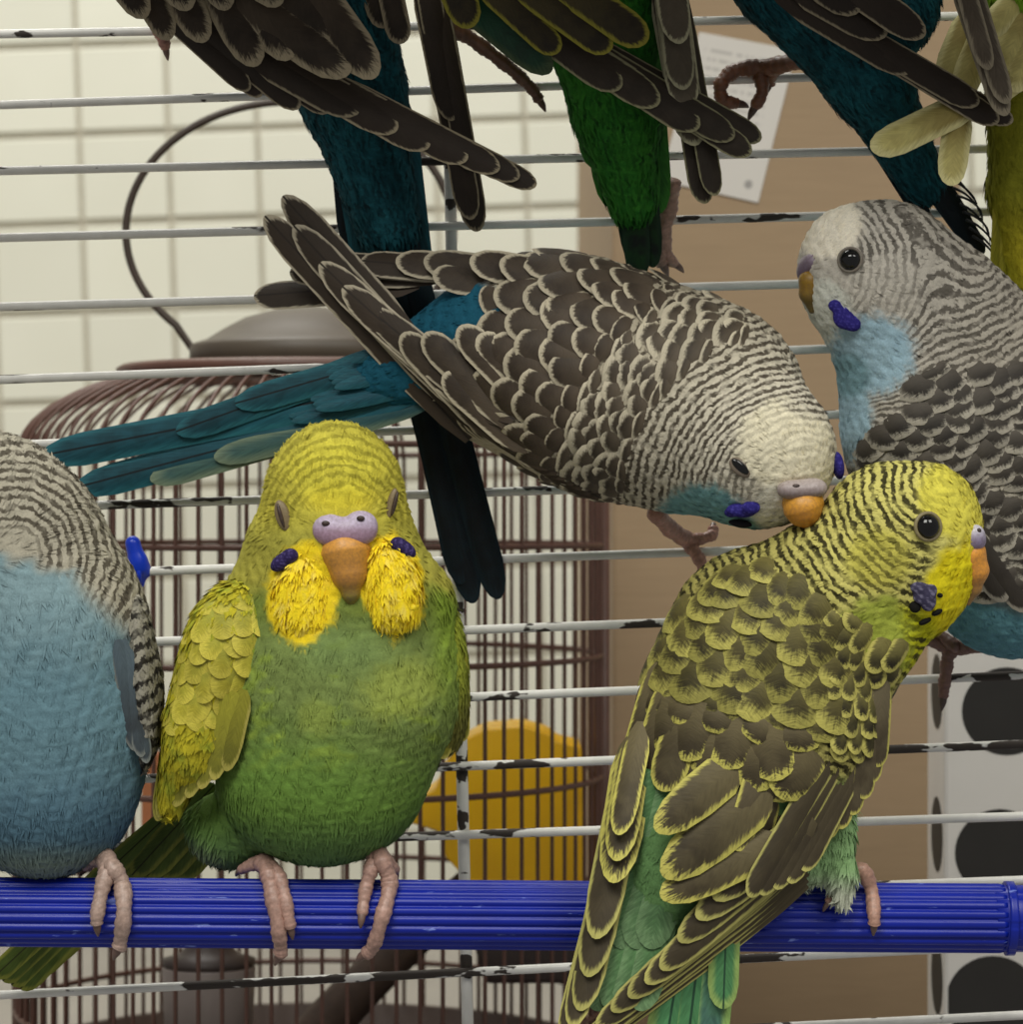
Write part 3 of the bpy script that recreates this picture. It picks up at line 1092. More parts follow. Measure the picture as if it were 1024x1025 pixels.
V, F = tube([p1 + T * 40, p1 + T * 66 + np.array([0, 6, 0]), p1 + T * 76 + np.array([0, 80, 0]), p1 + T * 76 + np.array([0, 185, 4])], 17, 12, 16); make('cage_hook', V, F, M_PERCH, perch)

# ---- little blue clip on a bar
clip = empty('cage_clip', W(141, 573, WP), 'small bright blue plastic clip sitting on a cage bar', 'clip')
V, F, Nn = solid([C((133, 544, WP - 6), 8, (139, 568, WP - 4), 9), C((139, 562, WP - 4), 9, (146, 572, WP), 6), C((142, 572, WP + 2), 6, (140, 584, WP + 2), 5)], 2, 6)
make('clip_body', V, F, M_BLUECLIP, clip)
V, F = tube([W(139, 566, WP - 9), W(139, 576, WP - 10), W(140, 584, WP - 3)], 3.0, 8, 8); make('clip_tongue', V, F, M_BLUECLIP, clip)

def perch_point(px, py, lift=7.0):
    """a point on the front of the perch seen at that pixel, lifted by the toe's radius"""
    t = (W(px, 0, PD)[0] - p0[0]) / (p1[0] - p0[0])
    cz = p0[2] + (p1[2] - p0[2]) * t
    dz = W(px, py, PD - 25)[2] - cz
    Rr = PR + lift
    dd = math.sqrt(max(0, Rr * Rr - dz * dz)) if abs(dz) < Rr else 0
    return (px, py, PD - dd)

# ================================================================== BIRDS
def edist(x, y, cx, cy, rx, ry, ang=0.0):
    a = math.radians(ang)
    u = (x - cx) * math.cos(a) + (y - cy) * math.sin(a); v = -(x - cx) * math.sin(a) + (y - cy) * math.cos(a)
    return np.sqrt((u / rx) ** 2 + (v / ry) ** 2)

# ------------------------------------------------------------------ green bird facing the camera
g8 = empty('budgerigar', W(322, 878, -60), 'green and yellow budgie with closed eyes facing out on the blue perch', 'bird')
def paint8(x, y, d, V, Nn):
    n1 = vnoise(V, 34, 1); n2 = vnoise(V, 14, 2)
    head = srgb(198, 188, 72); cheekside = srgb(172, 166, 70); neck = srgb(112, 126, 52); breast = srgb(120, 137, 74); belly = srgb(100, 132, 56); vent = srgb(128, 138, 104)
    c = lerp(breast, belly, sm(690, 800, y + 12 * n1 - 0.15 * (x - 320)))
    c = lerp(c, srgb(146, 168, 66), sm(0.25, 0.9, n1) * sm(620, 660, y) * sm(790, 730, y) * 0.75)
    c = lerp(c, srgb(118, 142, 84), sm(60, 20, np.abs(x - 345)) * sm(605, 625, y) * sm(690, 650, y) * 0.6)
    c = lerp(c, srgb(160, 172, 78), sm(1.1, .5, edist(x, y, 402, 690, 52, 34, -20) + .15 * n2) * .7)
    c = lerp(c, srgb(152, 168, 76), sm(1.1, .5, edist(x, y, 318, 718, 24, 22) + .15 * n2) * .6)
    c = lerp(c, srgb(88, 120, 84), sm(805, 865, y) * 0.5)
    c = lerp(c, vent, sm(835, 875, y + 0.55 * (200 - x)) * sm(255, 215, x))
    c = lerp(c, neck, sm(648, 606, y + 8 * n1) * 0.9)
    # sides of the neck go yellow-green
    c = lerp(c, srgb(150, 160, 50), sm(250, 225, x) * sm(700, 600, y))
    c = lerp(c, srgb(140, 168, 52), sm(420, 450, x) * sm(760, 620, y) * 0.7)
    hf = sm(600, 572, y + 6 * n1 - 0.05 * np.abs(x - 340))
    c = lerp(c, cheekside, hf)
    c = lerp(c, head, sm(545, 510, y) * sm(95, 70, np.abs(x - 335)))
    c = lerp(c, srgb(224, 208, 62), sm(1.0, 0.3, edist(x, y, 341, 498, 52, 22)))
    c = lerp(c, srgb(222, 212, 70), sm(1.1, 0.5, edist(x, y, 338, 470, 62, 36)) * 0.5)
    # bright facial patches
    pl = sm(1.12, 0.92, edist(x, y, 304, 594, 36, 50, 8) + 0.10 * n2)
    pr = sm(1.12, 0.92, edist(x, y, 392, 584, 32, 50, -12) + 0.10 * n2)
    pf = np.maximum(pl, pr) * (Nn[:, 1] < 0.2)
    c = lerp(c, srgb(250, 220, 40), pf)
    c = lerp(c, srgb(232, 196, 60), pf * sm(0.2, 0.8, n2) * 0.5)
    c = c * (1 + 0.10 * n2)[:, None]
    r = np.sqrt((x - 343) ** 2 + ((y - 545) * 1.0) ** 2)
    bc = (r + 0.0009 * (x - 338) ** 2 * 4) / 9.6
    ba = sm(45, 62, r) * sm(560, 500, y) * sm(0.35, 0.0, Nn[:, 1]) * 0.5 * sm(86, 66, np.abs(x - 336))
    return dict(col=np.clip(c, 0, 1), bar=srgb(104, 98, 26), bc=bc, ba=ba)
bl8 = [E(335, 692, -55, 127, 122, 98), E(322, 776, -58, 106, 90, 86), E(330, 640, -58, 122, 80, 84), E(336, 586, -70, 98, 62, 74), E(342, 600, -64, 112, 58, 72), E(335, 498, -80, 70, 76, 74), E(332, 545, -76, 84, 56, 74),
       E(228, 832, -30, 44, 36, 36, 20)]
B8 = build_body(g8, bl8, paint8, flow_field([(340, 430, -90, 0, -1, .8), (340, 470, -150, 0, -1, 0.0), (265, 510, -90, -1, .3, .4), (410, 510, -90, 1, .3, .4), (300, 600, -150, -.15, 1, 0), (390, 600, -150, .15, 1, 0), (325, 700, -150, 0, 1, 0), (220, 680, -80, -.3, 1, 0), (440, 680, -80, .2, 1, 0), (330, 850, -100, 0, 1, 0), (200, 850, -60, -.3, 1, 0)]),
                k=24, down=12000, dl=17, dw=2.6, lift=0.045)
# two fluffy bib lobes beside the beak
def bibpaint(x, y, d, V, Nn):
    n = vnoise(V, 12, 5)
    c = lerp(srgb(255, 226, 40), srgb(244, 220, 96), sm(0, 1, n))
    return dict(col=c)
fl = flow_field([(300, 580, -150, -.1, 1, .1), (392, 580, -150, .1, 1, .1)])
for cx, cy, rx, rz, rl in ((305, 590, 31, 44, 10), (392, 580, 27, 43, -12)):
    build_body(g8, [E(cx, cy, -128, rx, rz, 22, rl), E(cx - 4 if cx < 340 else cx + 3, cy + 22, -126, rx * .8, rz * .6, 22, rl), E(cx + (10 if cx < 340 else -8), cy + 18, -128, rx * .6, rz * .75, 20)], bibpaint, fl, h=2.5, k=10, relief=3.0, down=2600, dl=17, dw=4.6, lift=0.09, name='bib_patch', downname='bib_plumes')
# cere, beak, closed eyes, throat spots
def cerecol(x, y, d, V, Nn):
    return lerp(srgb(170, 138, 160), srgb(198, 184, 210), sm(536, 520, y))
part('cere', [E(330, 529, -149, 17, 15, 10), E(361, 526, -149, 17, 15, 10), E(346, 535, -149, 29, 13, 11)], None, g8, h=1.4, k=8, colfn=cerecol)
for nx, ny in ((326, 524), (361, 519)):
    part('nostril', [E(nx, ny, -158.6, 4.2, 2.8, 2.0)], srgb(40, 24, 28), g8, h=1.0, k=1)
def beakcol(x, y, d, V, Nn):
    return lerp(lerp(srgb(226, 160, 66), srgb(196, 138, 60), sm(545, 575, y)), srgb(128, 116, 48), sm(578, 600, y))
part('beak', [C((346, 554, -140), 25, (349, 574, -143), 17), C((349, 574, -143), 17, (351, 594, -143), 8.5), C((351, 594, -143), 8.5, (352, 608, -138), 3)], None, g8, h=1.5, k=4, colfn=beakcol)
for ex, ey, ed, ro in ((283, 516, -128, -16), (392, 504, -126, 14)):
    ed = skin_depth(B8, ex, ey, ed) + 1
    lid = part('eyelid', [E(ex, ey, ed, 7.5 if ex < 340 else 5, 16, 4, ro)], srgb(132, 116, 82), g8, h=1.3, k=2)
    part('lid_seam', [E(ex - (2 if ex < 340 else -3), ey, ed - 2, 2.4, 13, 4, ro)], srgb(58, 46, 40), lid, h=0.9, k=1)
def spotcol(x, y, d, V, Nn):
    return lerp(srgb(44, 34, 78), srgb(86, 76, 130), sm(0, 1, vnoise(V, 5, 3)))
part('throat_spot', [E(283, 562, -142, 14, 8, 9, -34), E(291, 556, -145, 8, 7, 8)], None, g8, mat=PLUM, h=1.5, k=4, colfn=spotcol)
part('throat_spot', [E(404, 549, -137, 14, 8, 10, 34), E(398, 545, -140, 7, 7, 8)], None, g8, mat=PLUM, h=1.5, k=4, colfn=spotcol)
# wings
YG = feather_material('yellow_green_vane', srgb(172, 162, 52), srgb(200, 188, 74), 0.3, 0.5, base=srgb(160, 160, 62), streak=0.3, fray=0.8, vary=0.3)
YG2 = feather_material('olive_vane', srgb(118, 116, 42), srgb(182, 172, 84), 0.16, 0.15, base=srgb(150, 146, 48), streak=0.25)
OLT = feather_material('olive_tail_vane', srgb(70, 86, 28), srgb(128, 132, 52), 0.22, 0.2, streak=0.3, shaft=srgb(50, 52, 20))
def wing8(x, y, d, V, Nn):
    n = vnoise(V, 16, 8)
    c = lerp(srgb(192, 180, 44), srgb(150, 158, 48), sm(-.2, .9, n))
    c = lerp(c, srgb(126, 150, 50), sm(235, 262, x + 0.2 * (y - 640)))
    return dict(col=c, bar=srgb(110, 100, 30), bc=y / 22, ba=0.25 * np.ones(len(x)))
W8 = build_body(g8, [E(230, 646, -94, 46, 68, 44, 18), E(208, 708, -90, 40, 78, 36, 16), E(182, 764, -72, 20, 54, 24, 14)], wing8, flow_field([(225, 620, -120, -.2, 1, 0), (180, 760, -90, -.25, 1, 0)]), k=18, down=4500, dl=15, dw=6, lift=0.16, name='folded_wing', downname='wing_down')
fan('flight_feather', g8, YG2, [(178, 700, -96), (204, 700, -122), (244, 690, -128)], [(157, 822, -62), (168, 812, -80), (226, 772, -112)], 10, 18, 22, -1.0, nrm=(-0.3, -1, 0.05), bow=0.1, tip=2.8)
scales(W8, 'wing_covert', YG, lambda x, y, d: y + 0.15 * x, [640, 656, 673, 691, 710, 730, 750], lambda q: 20.0, lambda x, y, d: (y < 726), (215, 400, 0), length=2.4, width=1.45, lift=0.07, off=1.0, turn=0.22, jitter=0.2)
build_body(g8, [E(449, 676, -40, 20, 76, 40, -3), E(440, 720, -42, 18, 42, 30, 14)], lambda x, y, d, V, Nn: dict(col=lerp(srgb(150, 160, 54), srgb(110, 108, 48), sm(660, 740, y))), flow_field([(450, 640, -60, .1, 1, 0), (450, 740, -60, -.1, 1, 0)]), k=12, down=1500, dl=14, dw=5, name='folded_wing', downname='wing_down')
fan('flight_feather', g8, YG2, [(462, 650, -60), (450, 660, -74)], [(464, 742, -44), (444, 760, -62)], 4, 16, 20, -1, nrm=(.5, -1, 0), bow=0.08)
# tail, slanting away behind the perch
fan('tail_feather', g8, OLT, [(236, 800, 20), (216, 786, 20), (196, 790, 22)], [(64, 948, 74), (20, 990, 80), (-6, 978, 84)], 7, 24, 24, -1.2, nrm=(0.1, -1, 0.3), bow=0.02)
fan('tail_covert', g8, OLT, [(246, 800, 4), (214, 786, 4)], [(176, 880, 36), (132, 876, 40)], 4, 30, 26, -1.2, nrm=(0.1, -1, 0.3), bow=0.03)
# feet on the perch
def pp(*a): return perch_point(*a)
toes(g8, [([(262, 862, -70), (268, 872, -84), pp(272, 892), pp(278, 925), (281, 950, PD - 30), (279, 957, PD - 26)], 9.5),
          ([(262, 862, -70), (276, 873, -84), pp(284, 895), pp(289, 920), pp(291, 930)], 8.5),
          ([(262, 862, -70), (246, 868, -66), (240, 872, -60)], 7)], name='foot')
toes(g8, [([(376, 850, -70), (382, 862, -86), pp(390, 885), pp(382, 920), (373, 948, PD - 30), (364, 956, PD - 24)], 9.5),
          ([(376, 850, -70), (372, 868, -86), pp(366, 890), pp(362, 918)], 8.5),
          ([(376, 850, -70), (392, 866, -64), (396, 874, -56)], 7)], name='foot')

# ------------------------------------------------------------------ grey bird preening its neighbour
GREY_D = srgb(56, 47, 38); GREY_P = srgb(186, 176, 152)
GWING = feather_material('grey_wing_vane', GREY_D, GREY_P, 0.15, 0.10, base=srgb(84, 73, 60), streak=0.14)
GFLIGHT = feather_material('grey_flight_vane', srgb(56, 47, 38), srgb(178, 168, 146), 0.11, 0.08, base=srgb(64, 54, 44), streak=0.12, shaft=srgb(44, 37, 31))
GSCALE = feather_material('grey_scallop', srgb(52, 44, 35), srgb(190, 181, 158), 0.30, 0.20, base=srgb(92, 82, 68), streak=0.2, fray=0.4)
TEALT = feather_material('teal_tail_vane', srgb(14, 58, 68), srgb(34, 92, 102), 0.15, 0.3, base=srgb(26, 84, 98), streak=0.4, shaft=srgb(5, 18, 22), fray=0.4)
TEALC = feather_material('teal_covert_vane', srgb(24, 74, 88), srgb(32, 86, 98), 0.2, 0.6, base=srgb(26, 86, 104), streak=0.5, fray=0.8)
PALET = feather_material('pale_teal_vane', srgb(60, 90, 84), srgb(112, 128, 106), 0.2, 0.6, base=srgb(36, 78, 84), streak=0.35)

g5 = empty('budgerigar', W(690, 556, 110), 'grey budgie with teal tail bending to nibble the neck of the green one', 'bird')
BK5 = (806, 502)
def lev5(x, y, d):
    return np.sqrt((x - BK5[0]) ** 2 + ((y - BK5[1]) * 1.05) ** 2)
def paint5(x, y, d, V, Nn):
    n1 = vnoise(V, 30, 21); n2 = vnoise(V, 11, 22)
    r = lev5(x, y, d)
    c = lerp(srgb(204, 197, 178), srgb(172, 163, 142), sm(90, 260, r))
    # clear cream cap
    cap = sm(1.15, 0.8, edist(x, y, 790, 452, 58, 44, 35) + 0.12 * n1)
    c = lerp(c, srgb(226, 218, 190), cap)
    # white chin, teal throat and underside
    th = sm(1.15, 0.8, edist(x, y, 704, 520, 46, 36, 10) + 0.1 * n2)
    th = np.maximum(th, sm(0.15, 0.6, -Nn[:, 2]) * sm(505, 525, y) * sm(640, 690, x))
    c = lerp(c, srgb(112, 156, 158), th)
    c = lerp(c, srgb(222, 218, 200), sm(1.15, 0.8, edist(x, y, 782, 510, 30, 26)))
    rump = sm(1.15, 0.85, edist(x, y, 456, 318, 62, 44, 20)) + sm(470, 430, x)
    rump = np.clip(rump, 0, 1)
    c = lerp(c, srgb(26, 88, 110), rump)
    under = sm(0.2, 0.7, Nn[:, 1])
    c = lerp(c, srgb(96, 146, 156), under)
    cheek = sm(1.0, 0.6, edist(x, y, 742, 492, 40, 28, 25))
    per = 8.7
    rc = np.sqrt((x - 775) ** 2 + ((y - 478) * 1.0) ** 2)
    bc = (r + 14 * sm(80, 150, r)) / per
    ba = sm(34, 60, r) * (1 - 0.72 * cap) * (1 - th) * (1 - rump) * (1 - under) * (0.92 - 0.25 * cheek) * sm(1.0, 1.3, edist(x, y, 786, 516, 36, 22))
    c = c * (1 + 0.08 * n2)[:, None]
    return dict(col=np.clip(c, 0, 1), bar=srgb(66, 57, 46), bc=bc, ba=ba)
bl5 = [E(618, 386, 14, 160, 116, 92, 14), E(700, 408, -12, 106, 108, 88, 30), E(766, 455, -82, 71, 73, 68), E(742, 440, -56, 74, 82, 72), E(500, 352, 26, 84, 70, 54, 18),
       E(556, 334, 24, 106, 82, 62, 4), E(430, 362, 32, 76, 44, 30, -16), E(345, 392, 58, 84, 24, 18, -16)]
f5 = flow_field([(770, 400, -120, -.7, -.75, .2), (830, 430, -110, -.2, -1, .4), (730, 470, -130, -.9, .15, .2), (700, 330, -60, -.85, -.5, .1), (680, 420, -90, -1, -.2, 0), (700, 500, -60, -.9, .35, .1), (640, 290, -50, -1, -.12, 0), (600, 380, -80, -1, -.25, 0), (560, 280, -40, -1, .02, 0), (560, 450, -60, -.85, -.45, 0), (480, 300, -10, -1, .0, 0), (480, 400, -40, -.75, -.62, 0), (380, 380, 40, -1, .28, .1), (300, 410, 60, -1, .25, .1), (600, 490, -20, -.9, -.3, .2)])
B5 = build_body(g5, bl5, paint5, f5, k=24, down=17000, dl=9, dw=3.2, lift=0.09)
lv = [186]
while lv[-1] < 372:
    lv.append(lv[-1] + 9.5 + 13.5 * float(sm(205, 330, np.array([lv[-1]]))[0]))
keep5 = lambda x, y, d: (edist(x, y, 456, 318, 58, 40, 20) > 1) & (y < 505 + 0.12 * (620 - x))
scales(B5, 'body_feather', GSCALE, lev5, [q for q in lv if q < 246], lambda q: 27.0,
       lambda x, y, d: keep5(x, y, d) & ~((x > 660) & (y > 470)), (BK5[0], BK5[1], math.pi * 0.55), length=2.3, width=1.7, lift=0.08, off=0.8, maxparts=140, stuffname='body_feather_fringe', turn=0.14, jitter=0.25)
scales(B5, 'wing_covert', GWING, lev5, [q for q in lv if q >= 246], lambda q: 27 + 9 * float(sm(246, 350, np.array([q]))[0]),
       keep5, (BK5[0], BK5[1], math.pi * 0.55), length=2.3, width=1.4, lift=0.10, off=2.0, turn=0.18, jitter=0.18)
# near wing: flight feathers fanned over the tail base
tips = [(283, 196), (265, 216), (294, 226), (320, 263), (343, 287), (369, 309), (388, 325)]
bas = [(420, 350), (470, 440), (480, 430), (500, 435), (505, 430), (510, 425), (515, 420)]
for i, (t, b) in enumerate(zip(tips, bas)):
    laid('flight_feather', B5, GFLIGHT, b, t, 32, 6 - i, 0, (0, 12 - 4.5 * i), (-.25, -1, .2), 0.02, 0.10, 2.8)
for i, (t, b, w) in enumerate((((402, 334), (500, 440), 30), ((424, 334), (520, 430), 32), ((444, 374), (530, 450), 32), ((459, 327), (540, 410), 34), ((478, 336), (560, 400), 36))):
    feather('wing_covert', g5, GWING, W(b[0], b[1], skin_depth(B5, b[0], b[1], -40) + 3), W(t[0], t[1], -26 - 5 * i), w, (-.25, -1, .25), 0.03, 0.12, 1.6)
for i in range(7):
    t = i / 6
    b = (600 - 50 * t, 498 - 30 * t); q = (440 + 34 * t, 412 + 8 * t)
    laid('flight_feather', B5, GFLIGHT, b, q, 24, 4, 3 + i, (10, -6 - 4 * i), (-.2, -1, -.25), 0.03, 0.10, 2.0)
# far wing
for i, (t, b, w) in enumerate((((254, 296), (420, 284), 34), ((290, 272), (450, 276), 30), ((330, 262), (470, 272), 30), ((361, 261), (500, 274), 32), ((396, 260), (520, 274), 34), ((424, 260), (540, 276), 36), ((433, 274), (540, 288), 36), ((470, 260), (580, 280), 38), ((500, 262), (600, 290), 38))):
    feather('flight_feather' if i < 4 else 'wing_covert', g5, GFLIGHT if i < 4 else GWING, W(b[0], b[1], 24 - 6 * i), W(t[0], t[1], 62 - 11 * i), w, (.1, -1, .5), 0.02, 0.10, 1.5)
# tail
for t, b, w, m in (((150, 480), (430, 400), 26, PALET), ((214, 458), (430, 404), 26, PALET), ((176, 432), (420, 345), 30, TEALT), ((76, 488), (410, 400), 34, TEALT), ((42, 456), (410, 384), 36, TEALT), ((235, 404), (440, 345), 30, TEALT)):
    k_ = (t[0] - 42) / 340
    feather('tail_feather', g5, m, W(b[0], b[1], 20 - 8 * k_), W(t[0], t[1], 88 - 78 * k_), w, (0, -1, .25), 0.015, 0.14, 2.4)
for i in range(22):
    u = (i * 7 % 22) / 21; v = (i * 5 % 11) / 10
    b = (470 - 70 * v, 318 + 60 * u + 24 * v); t = (b[0] - 120 - 30 * u, b[1] + 34 + 10 * (1 - u))
    feather('tail_covert', g5, TEALC, W(b[0], b[1], 6 + 24 * v), W(t[0], t[1], 20 + 40 * v), 18, (0, -1, .25), 0.05, 0.2, 6.0)
# face
def cere5(x, y, d, V, Nn):
    return lerp(srgb(150, 136, 136), srgb(186, 174, 170), sm(496, 480, y))
part('cere', [E(792, 490, -143, 13, 8, 10), E(814, 487, -141, 12, 8, 10), E(804, 491, -144, 22, 7, 10)], None, g5, h=1.3, k=10, colfn=cere5)
part('nostril', [E(797, 487, -153, 4.5, 2.6, 2.0)], srgb(34, 24, 24), g5, h=1.0, k=1)
part('beak', [C((804, 505, -134), 20, (804, 509, -136), 18), C((804, 509, -136), 18, (808, 522, -134), 6)], None, g5, h=1.4, k=4,
     colfn=lambda x, y, d, V, Nn: lerp(srgb(222, 158, 52), srgb(196, 130, 40), sm(500, 524, y)))
ed5 = skin_depth(B5, 741, 468, -140)
lid = part('eyelid', [E(741, 468, ed5 + 2, 13, 8, 4, 40)], srgb(120, 110, 96), g5, h=1.3, k=2)
part('eye', [E(741, 467, ed5 - 0.5, 11, 4.6, 3, 42)], srgb(10, 9, 9), g5, mat=EYE, h=1.0, k=1)
vio = lambda x, y, d, V, Nn: lerp(srgb(40, 34, 110), srgb(70, 64, 150), sm(0, 1, vnoise(V, 5, 3)))
part('throat_spot', [E(742, 511, skin_depth(B5, 742, 511, -130) + 2, 15, 7, 5, 4), E(752, 508, skin_depth(B5, 752, 508, -134) + 2, 9, 7, 5), E(732, 513, skin_depth(B5, 732, 513, -120) + 1, 7, 5, 4)], None, g5, mat=PLUM, h=1.5, k=4, colfn=vio)
part('throat_spot', [E(741, 524, -108, 12, 4, 6, 8)], srgb(24, 22, 30), g5, mat=PLUM, h=1.3, k=3)
part('throat_spot', [E(839, 466, -96, 6, 14, 10, -8)], None, g5, mat=PLUM, h=1.5, k=4, colfn=vio)
toes(g5, [([(655, 512, 40), (672, 530, 80), (688, 543, 112), (700, 560, 112), (706, 572, 118)], 9), ([(655, 512, 40), (672, 532, 84), (692, 540, 112), (712, 536, 118), (714, 528, 126)], 8), ([(672, 530, 80), (688, 538, 112), (700, 541, 126)], 8)], col=srgb(206, 150, 132))

# ------------------------------------------------------------------ green bird seen from behind
g7 = empty('budgerigar', W(800, 884, -60), 'yellow-green budgie with scalloped back and wings turned away on the blue perch', 'bird')
OL_D = srgb(80, 73, 42); OL_P = srgb(206, 200, 92)
OWING = feather_material('olive_wing_vane', srgb(64, 56, 40), srgb(198, 190, 96), 0.13, 0.16, base=srgb(104, 94, 66), streak=0.22, fray=0.55)
OFLIGHT = feather_material('olive_flight_vane', srgb(66, 58, 43), srgb(184, 178, 102), 0.13, 0.12, base=srgb(84, 75, 54), streak=0.16)
OSCALE = feather_material('olive_scallop', srgb(50, 44, 28), srgb(170, 163, 84), 0.24, 0.34, base=srgb(100, 93, 50), streak=0.36, vary=0.5, fray=0.6)
OSMALL = feather_material('olive_small_scallop', srgb(40, 36, 25), srgb(188, 180, 96), 0.30, 0.22, base=srgb(120, 113, 64), streak=0.3, fray=0.7)
GRT = feather_material('green_tail_vane', srgb(80, 134, 84), srgb(150, 178, 100), 0.25, 0.3, base=srgb(80, 138, 92), streak=0.35, shaft=srgb(40, 72, 52))
BLT = feather_material('blue_green_tail_vane', srgb(64, 96, 92), srgb(150, 186, 104), 0.3, 0.3, base=srgb(90, 140, 96), streak=0.35)
RUMP = feather_material('green_rump_vane', srgb(90, 124, 82), srgb(112, 144, 100), 0.3, 0.5, base=srgb(86, 130, 78), streak=0.45, fray=0.8)
BK7 = (978, 560)
def paint7(x, y, d, V, Nn):
    n1 = vnoise(V, 30, 31); n2 = vnoise(V, 11, 32)
    r = np.sqrt((x - BK7[0]) ** 2 + (y - BK7[1]) ** 2)
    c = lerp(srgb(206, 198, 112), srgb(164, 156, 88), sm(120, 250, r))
    face = sm(1.2, 0.8, edist(x, y, 956, 592, 32, 52, 24) + 0.1 * n2)
    fore = sm(1.15, 0.75, edist(x, y, 956, 500, 38, 44, -30) + 0.08 * n2)
    c = lerp(c, srgb(220, 210, 84), fore)
    c = lerp(c, srgb(230, 214, 32), face)
    c = lerp(c, srgb(206, 206, 30), sm(1.2, .7, edist(x, y, 905, 640, 36, 36)))
    thr = sm(1.2, .75, edist(x, y, 872, 648, 40, 52, 20) + 0.15 * n2)
    c = lerp(c, srgb(166, 176, 70), thr)
    cheek = sm(1.1, 0.6, edist(x, y, 880, 560, 40, 36))
    c = lerp(c, srgb(190, 182, 62), cheek * 0.6)
    rump = sm(770, 800, y) * (1 - sm(0.2, .6, Nn[:, 1]))
    c = lerp(c, srgb(100, 138, 84), rump)
    under = sm(0.15, 0.6, Nn[:, 1]) * sm(600, 660, y)
    c = lerp(c, srgb(132, 178, 90), under)
    # bars: across the crown and nape, finer arcs on the cheek
    rb = np.sqrt((x - 972) ** 2 + (y - 548) ** 2)
    r2 = np.sqrt((x - 954) ** 2 + (y - 474) ** 2)
    bc = r2 / 9.8
    clear = np.clip(face + 0.75 * fore + thr + rump + under, 0, 1)
    ba = sm(30, 48, rb) * (1 - clear) * (0.95 - 0.3 * cheek)
    c = c * (1 + 0.08 * n2)[:, None]
    return dict(col=np.clip(c, 0, 1), bar=srgb(42, 38, 20), bc=bc, ba=ba)
bl7 = [E(764, 714, -92, 124, 158, 92, 10), E(780, 634, -92, 104, 84, 84, 20), E(838, 590, -104, 80, 74, 76, 25), E(896, 541, -118, 80, 79, 66), E(920, 588, -120, 44, 50, 50, -10), E(934, 528, -120, 46, 60, 54), E(944, 570, -122, 26, 36, 34), E(886, 640, -110, 36, 52, 48, 20),
       E(684, 842, -122, 62, 110, 44, 22), C((672, 870, -124), 36, (654, 960, -128), 16)]
f7 = flow_field([(940, 480, -160, -.6, -.8, 0), (900, 500, -170, -1, -.25, .1), (850, 520, -160, -1, .25, 0), (880, 570, -180, -1, .35, 0), (930, 620, -165, -.5, 1, 0), (800, 560, -150, -.8, .6, 0), (740, 600, -150, -.35, 1, 0), (700, 680, -150, -.15, 1, 0), (780, 650, -180, -.15, 1, 0), (860, 680, -150, -.05, 1, 0), (760, 760, -185, -.25, 1, 0), (850, 760, -140, -.3, 1, 0), (660, 860, -160, -.3, 1, 0), (640, 960, -150, -.3, 1, 0), (820, 600, -170, -.7, .75, 0)])
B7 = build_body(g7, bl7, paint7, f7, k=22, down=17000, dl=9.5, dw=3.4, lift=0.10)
lev7 = lambda x, y, d: y - 0.22 * (x - 760) + 0.0006 * (x - 760) ** 2
def inback(x, y, d):
    return (x < 905) & ((x - 735) * 0.62 + (y - 566) > 0) & (y > 520 + 0.72 * (x - 700)) & (y < 800)
scales(B7, 'body_feather', OSCALE, lev7, [556, 570, 585, 601, 618, 636, 655, 675, 696, 718], lambda q: 26 + 12 * float(sm(580, 720, np.array([q]))[0]),
       lambda x, y, d: inback(x, y, d) & (x < 842), (760, 300, 0), length=2.3, width=1.75, lift=0.08, off=1.0, turn=0.2, jitter=0.2)
scales(B7, 'wing_covert', OSMALL, lev7, [608, 622, 637, 653, 669, 686, 703, 720, 738], lambda q: 18.0,
       lambda x, y, d: (x >= 828) & (y > 604 + 0.75 * (x - 830)) & (x < 900), (800, 300, 0), length=2.2, width=1.35, lift=0.10, off=2.0, turn=0.15, jitter=0.12)
scales(B7, 'scapular_feather', OWING, lev7, [730, 748, 766, 784], lambda q: 38.0, lambda x, y, d: inback(x, y, d) & (x > 640) & (x < 800), (760, 300, 0), length=3.0, width=1.45, lift=0.10, off=3.0, turn=0.15)
# rump
fan('rump_feather', g7, RUMP, [(650, 770, -150), (690, 770, -154)], [(626, 866, -152), (672, 866, -158)], 4, 40, 40, -1, bow=0.03)
fan('rump_feather', g7, RUMP, [(640, 840, -150), (676, 840, -154)], [(606, 950, -150), (650, 950, -158)], 4, 40, 40, -1, bow=0.03)
fan('rump_feather', g7, RUMP, [(630, 900, -150), (664, 900, -154)], [(596, 1012, -150), (640, 1012, -156)], 4, 36, 36, -1, bow=0.03)
# tail
for i, (b, t, w, m) in enumerate((((724, 890), (704, 1100), 40, BLT), ((706, 900), (680, 1110), 40, GRT), ((690, 900), (656, 1110), 40, GRT), ((728, 890), (724, 1010), 30, GRT))):
    feather('tail_feather', g7, m, W(b[0], b[1], -134 - i), W(t[0], t[1], -136 - 2 * i), w, (.15, -1, .1), 0.02)
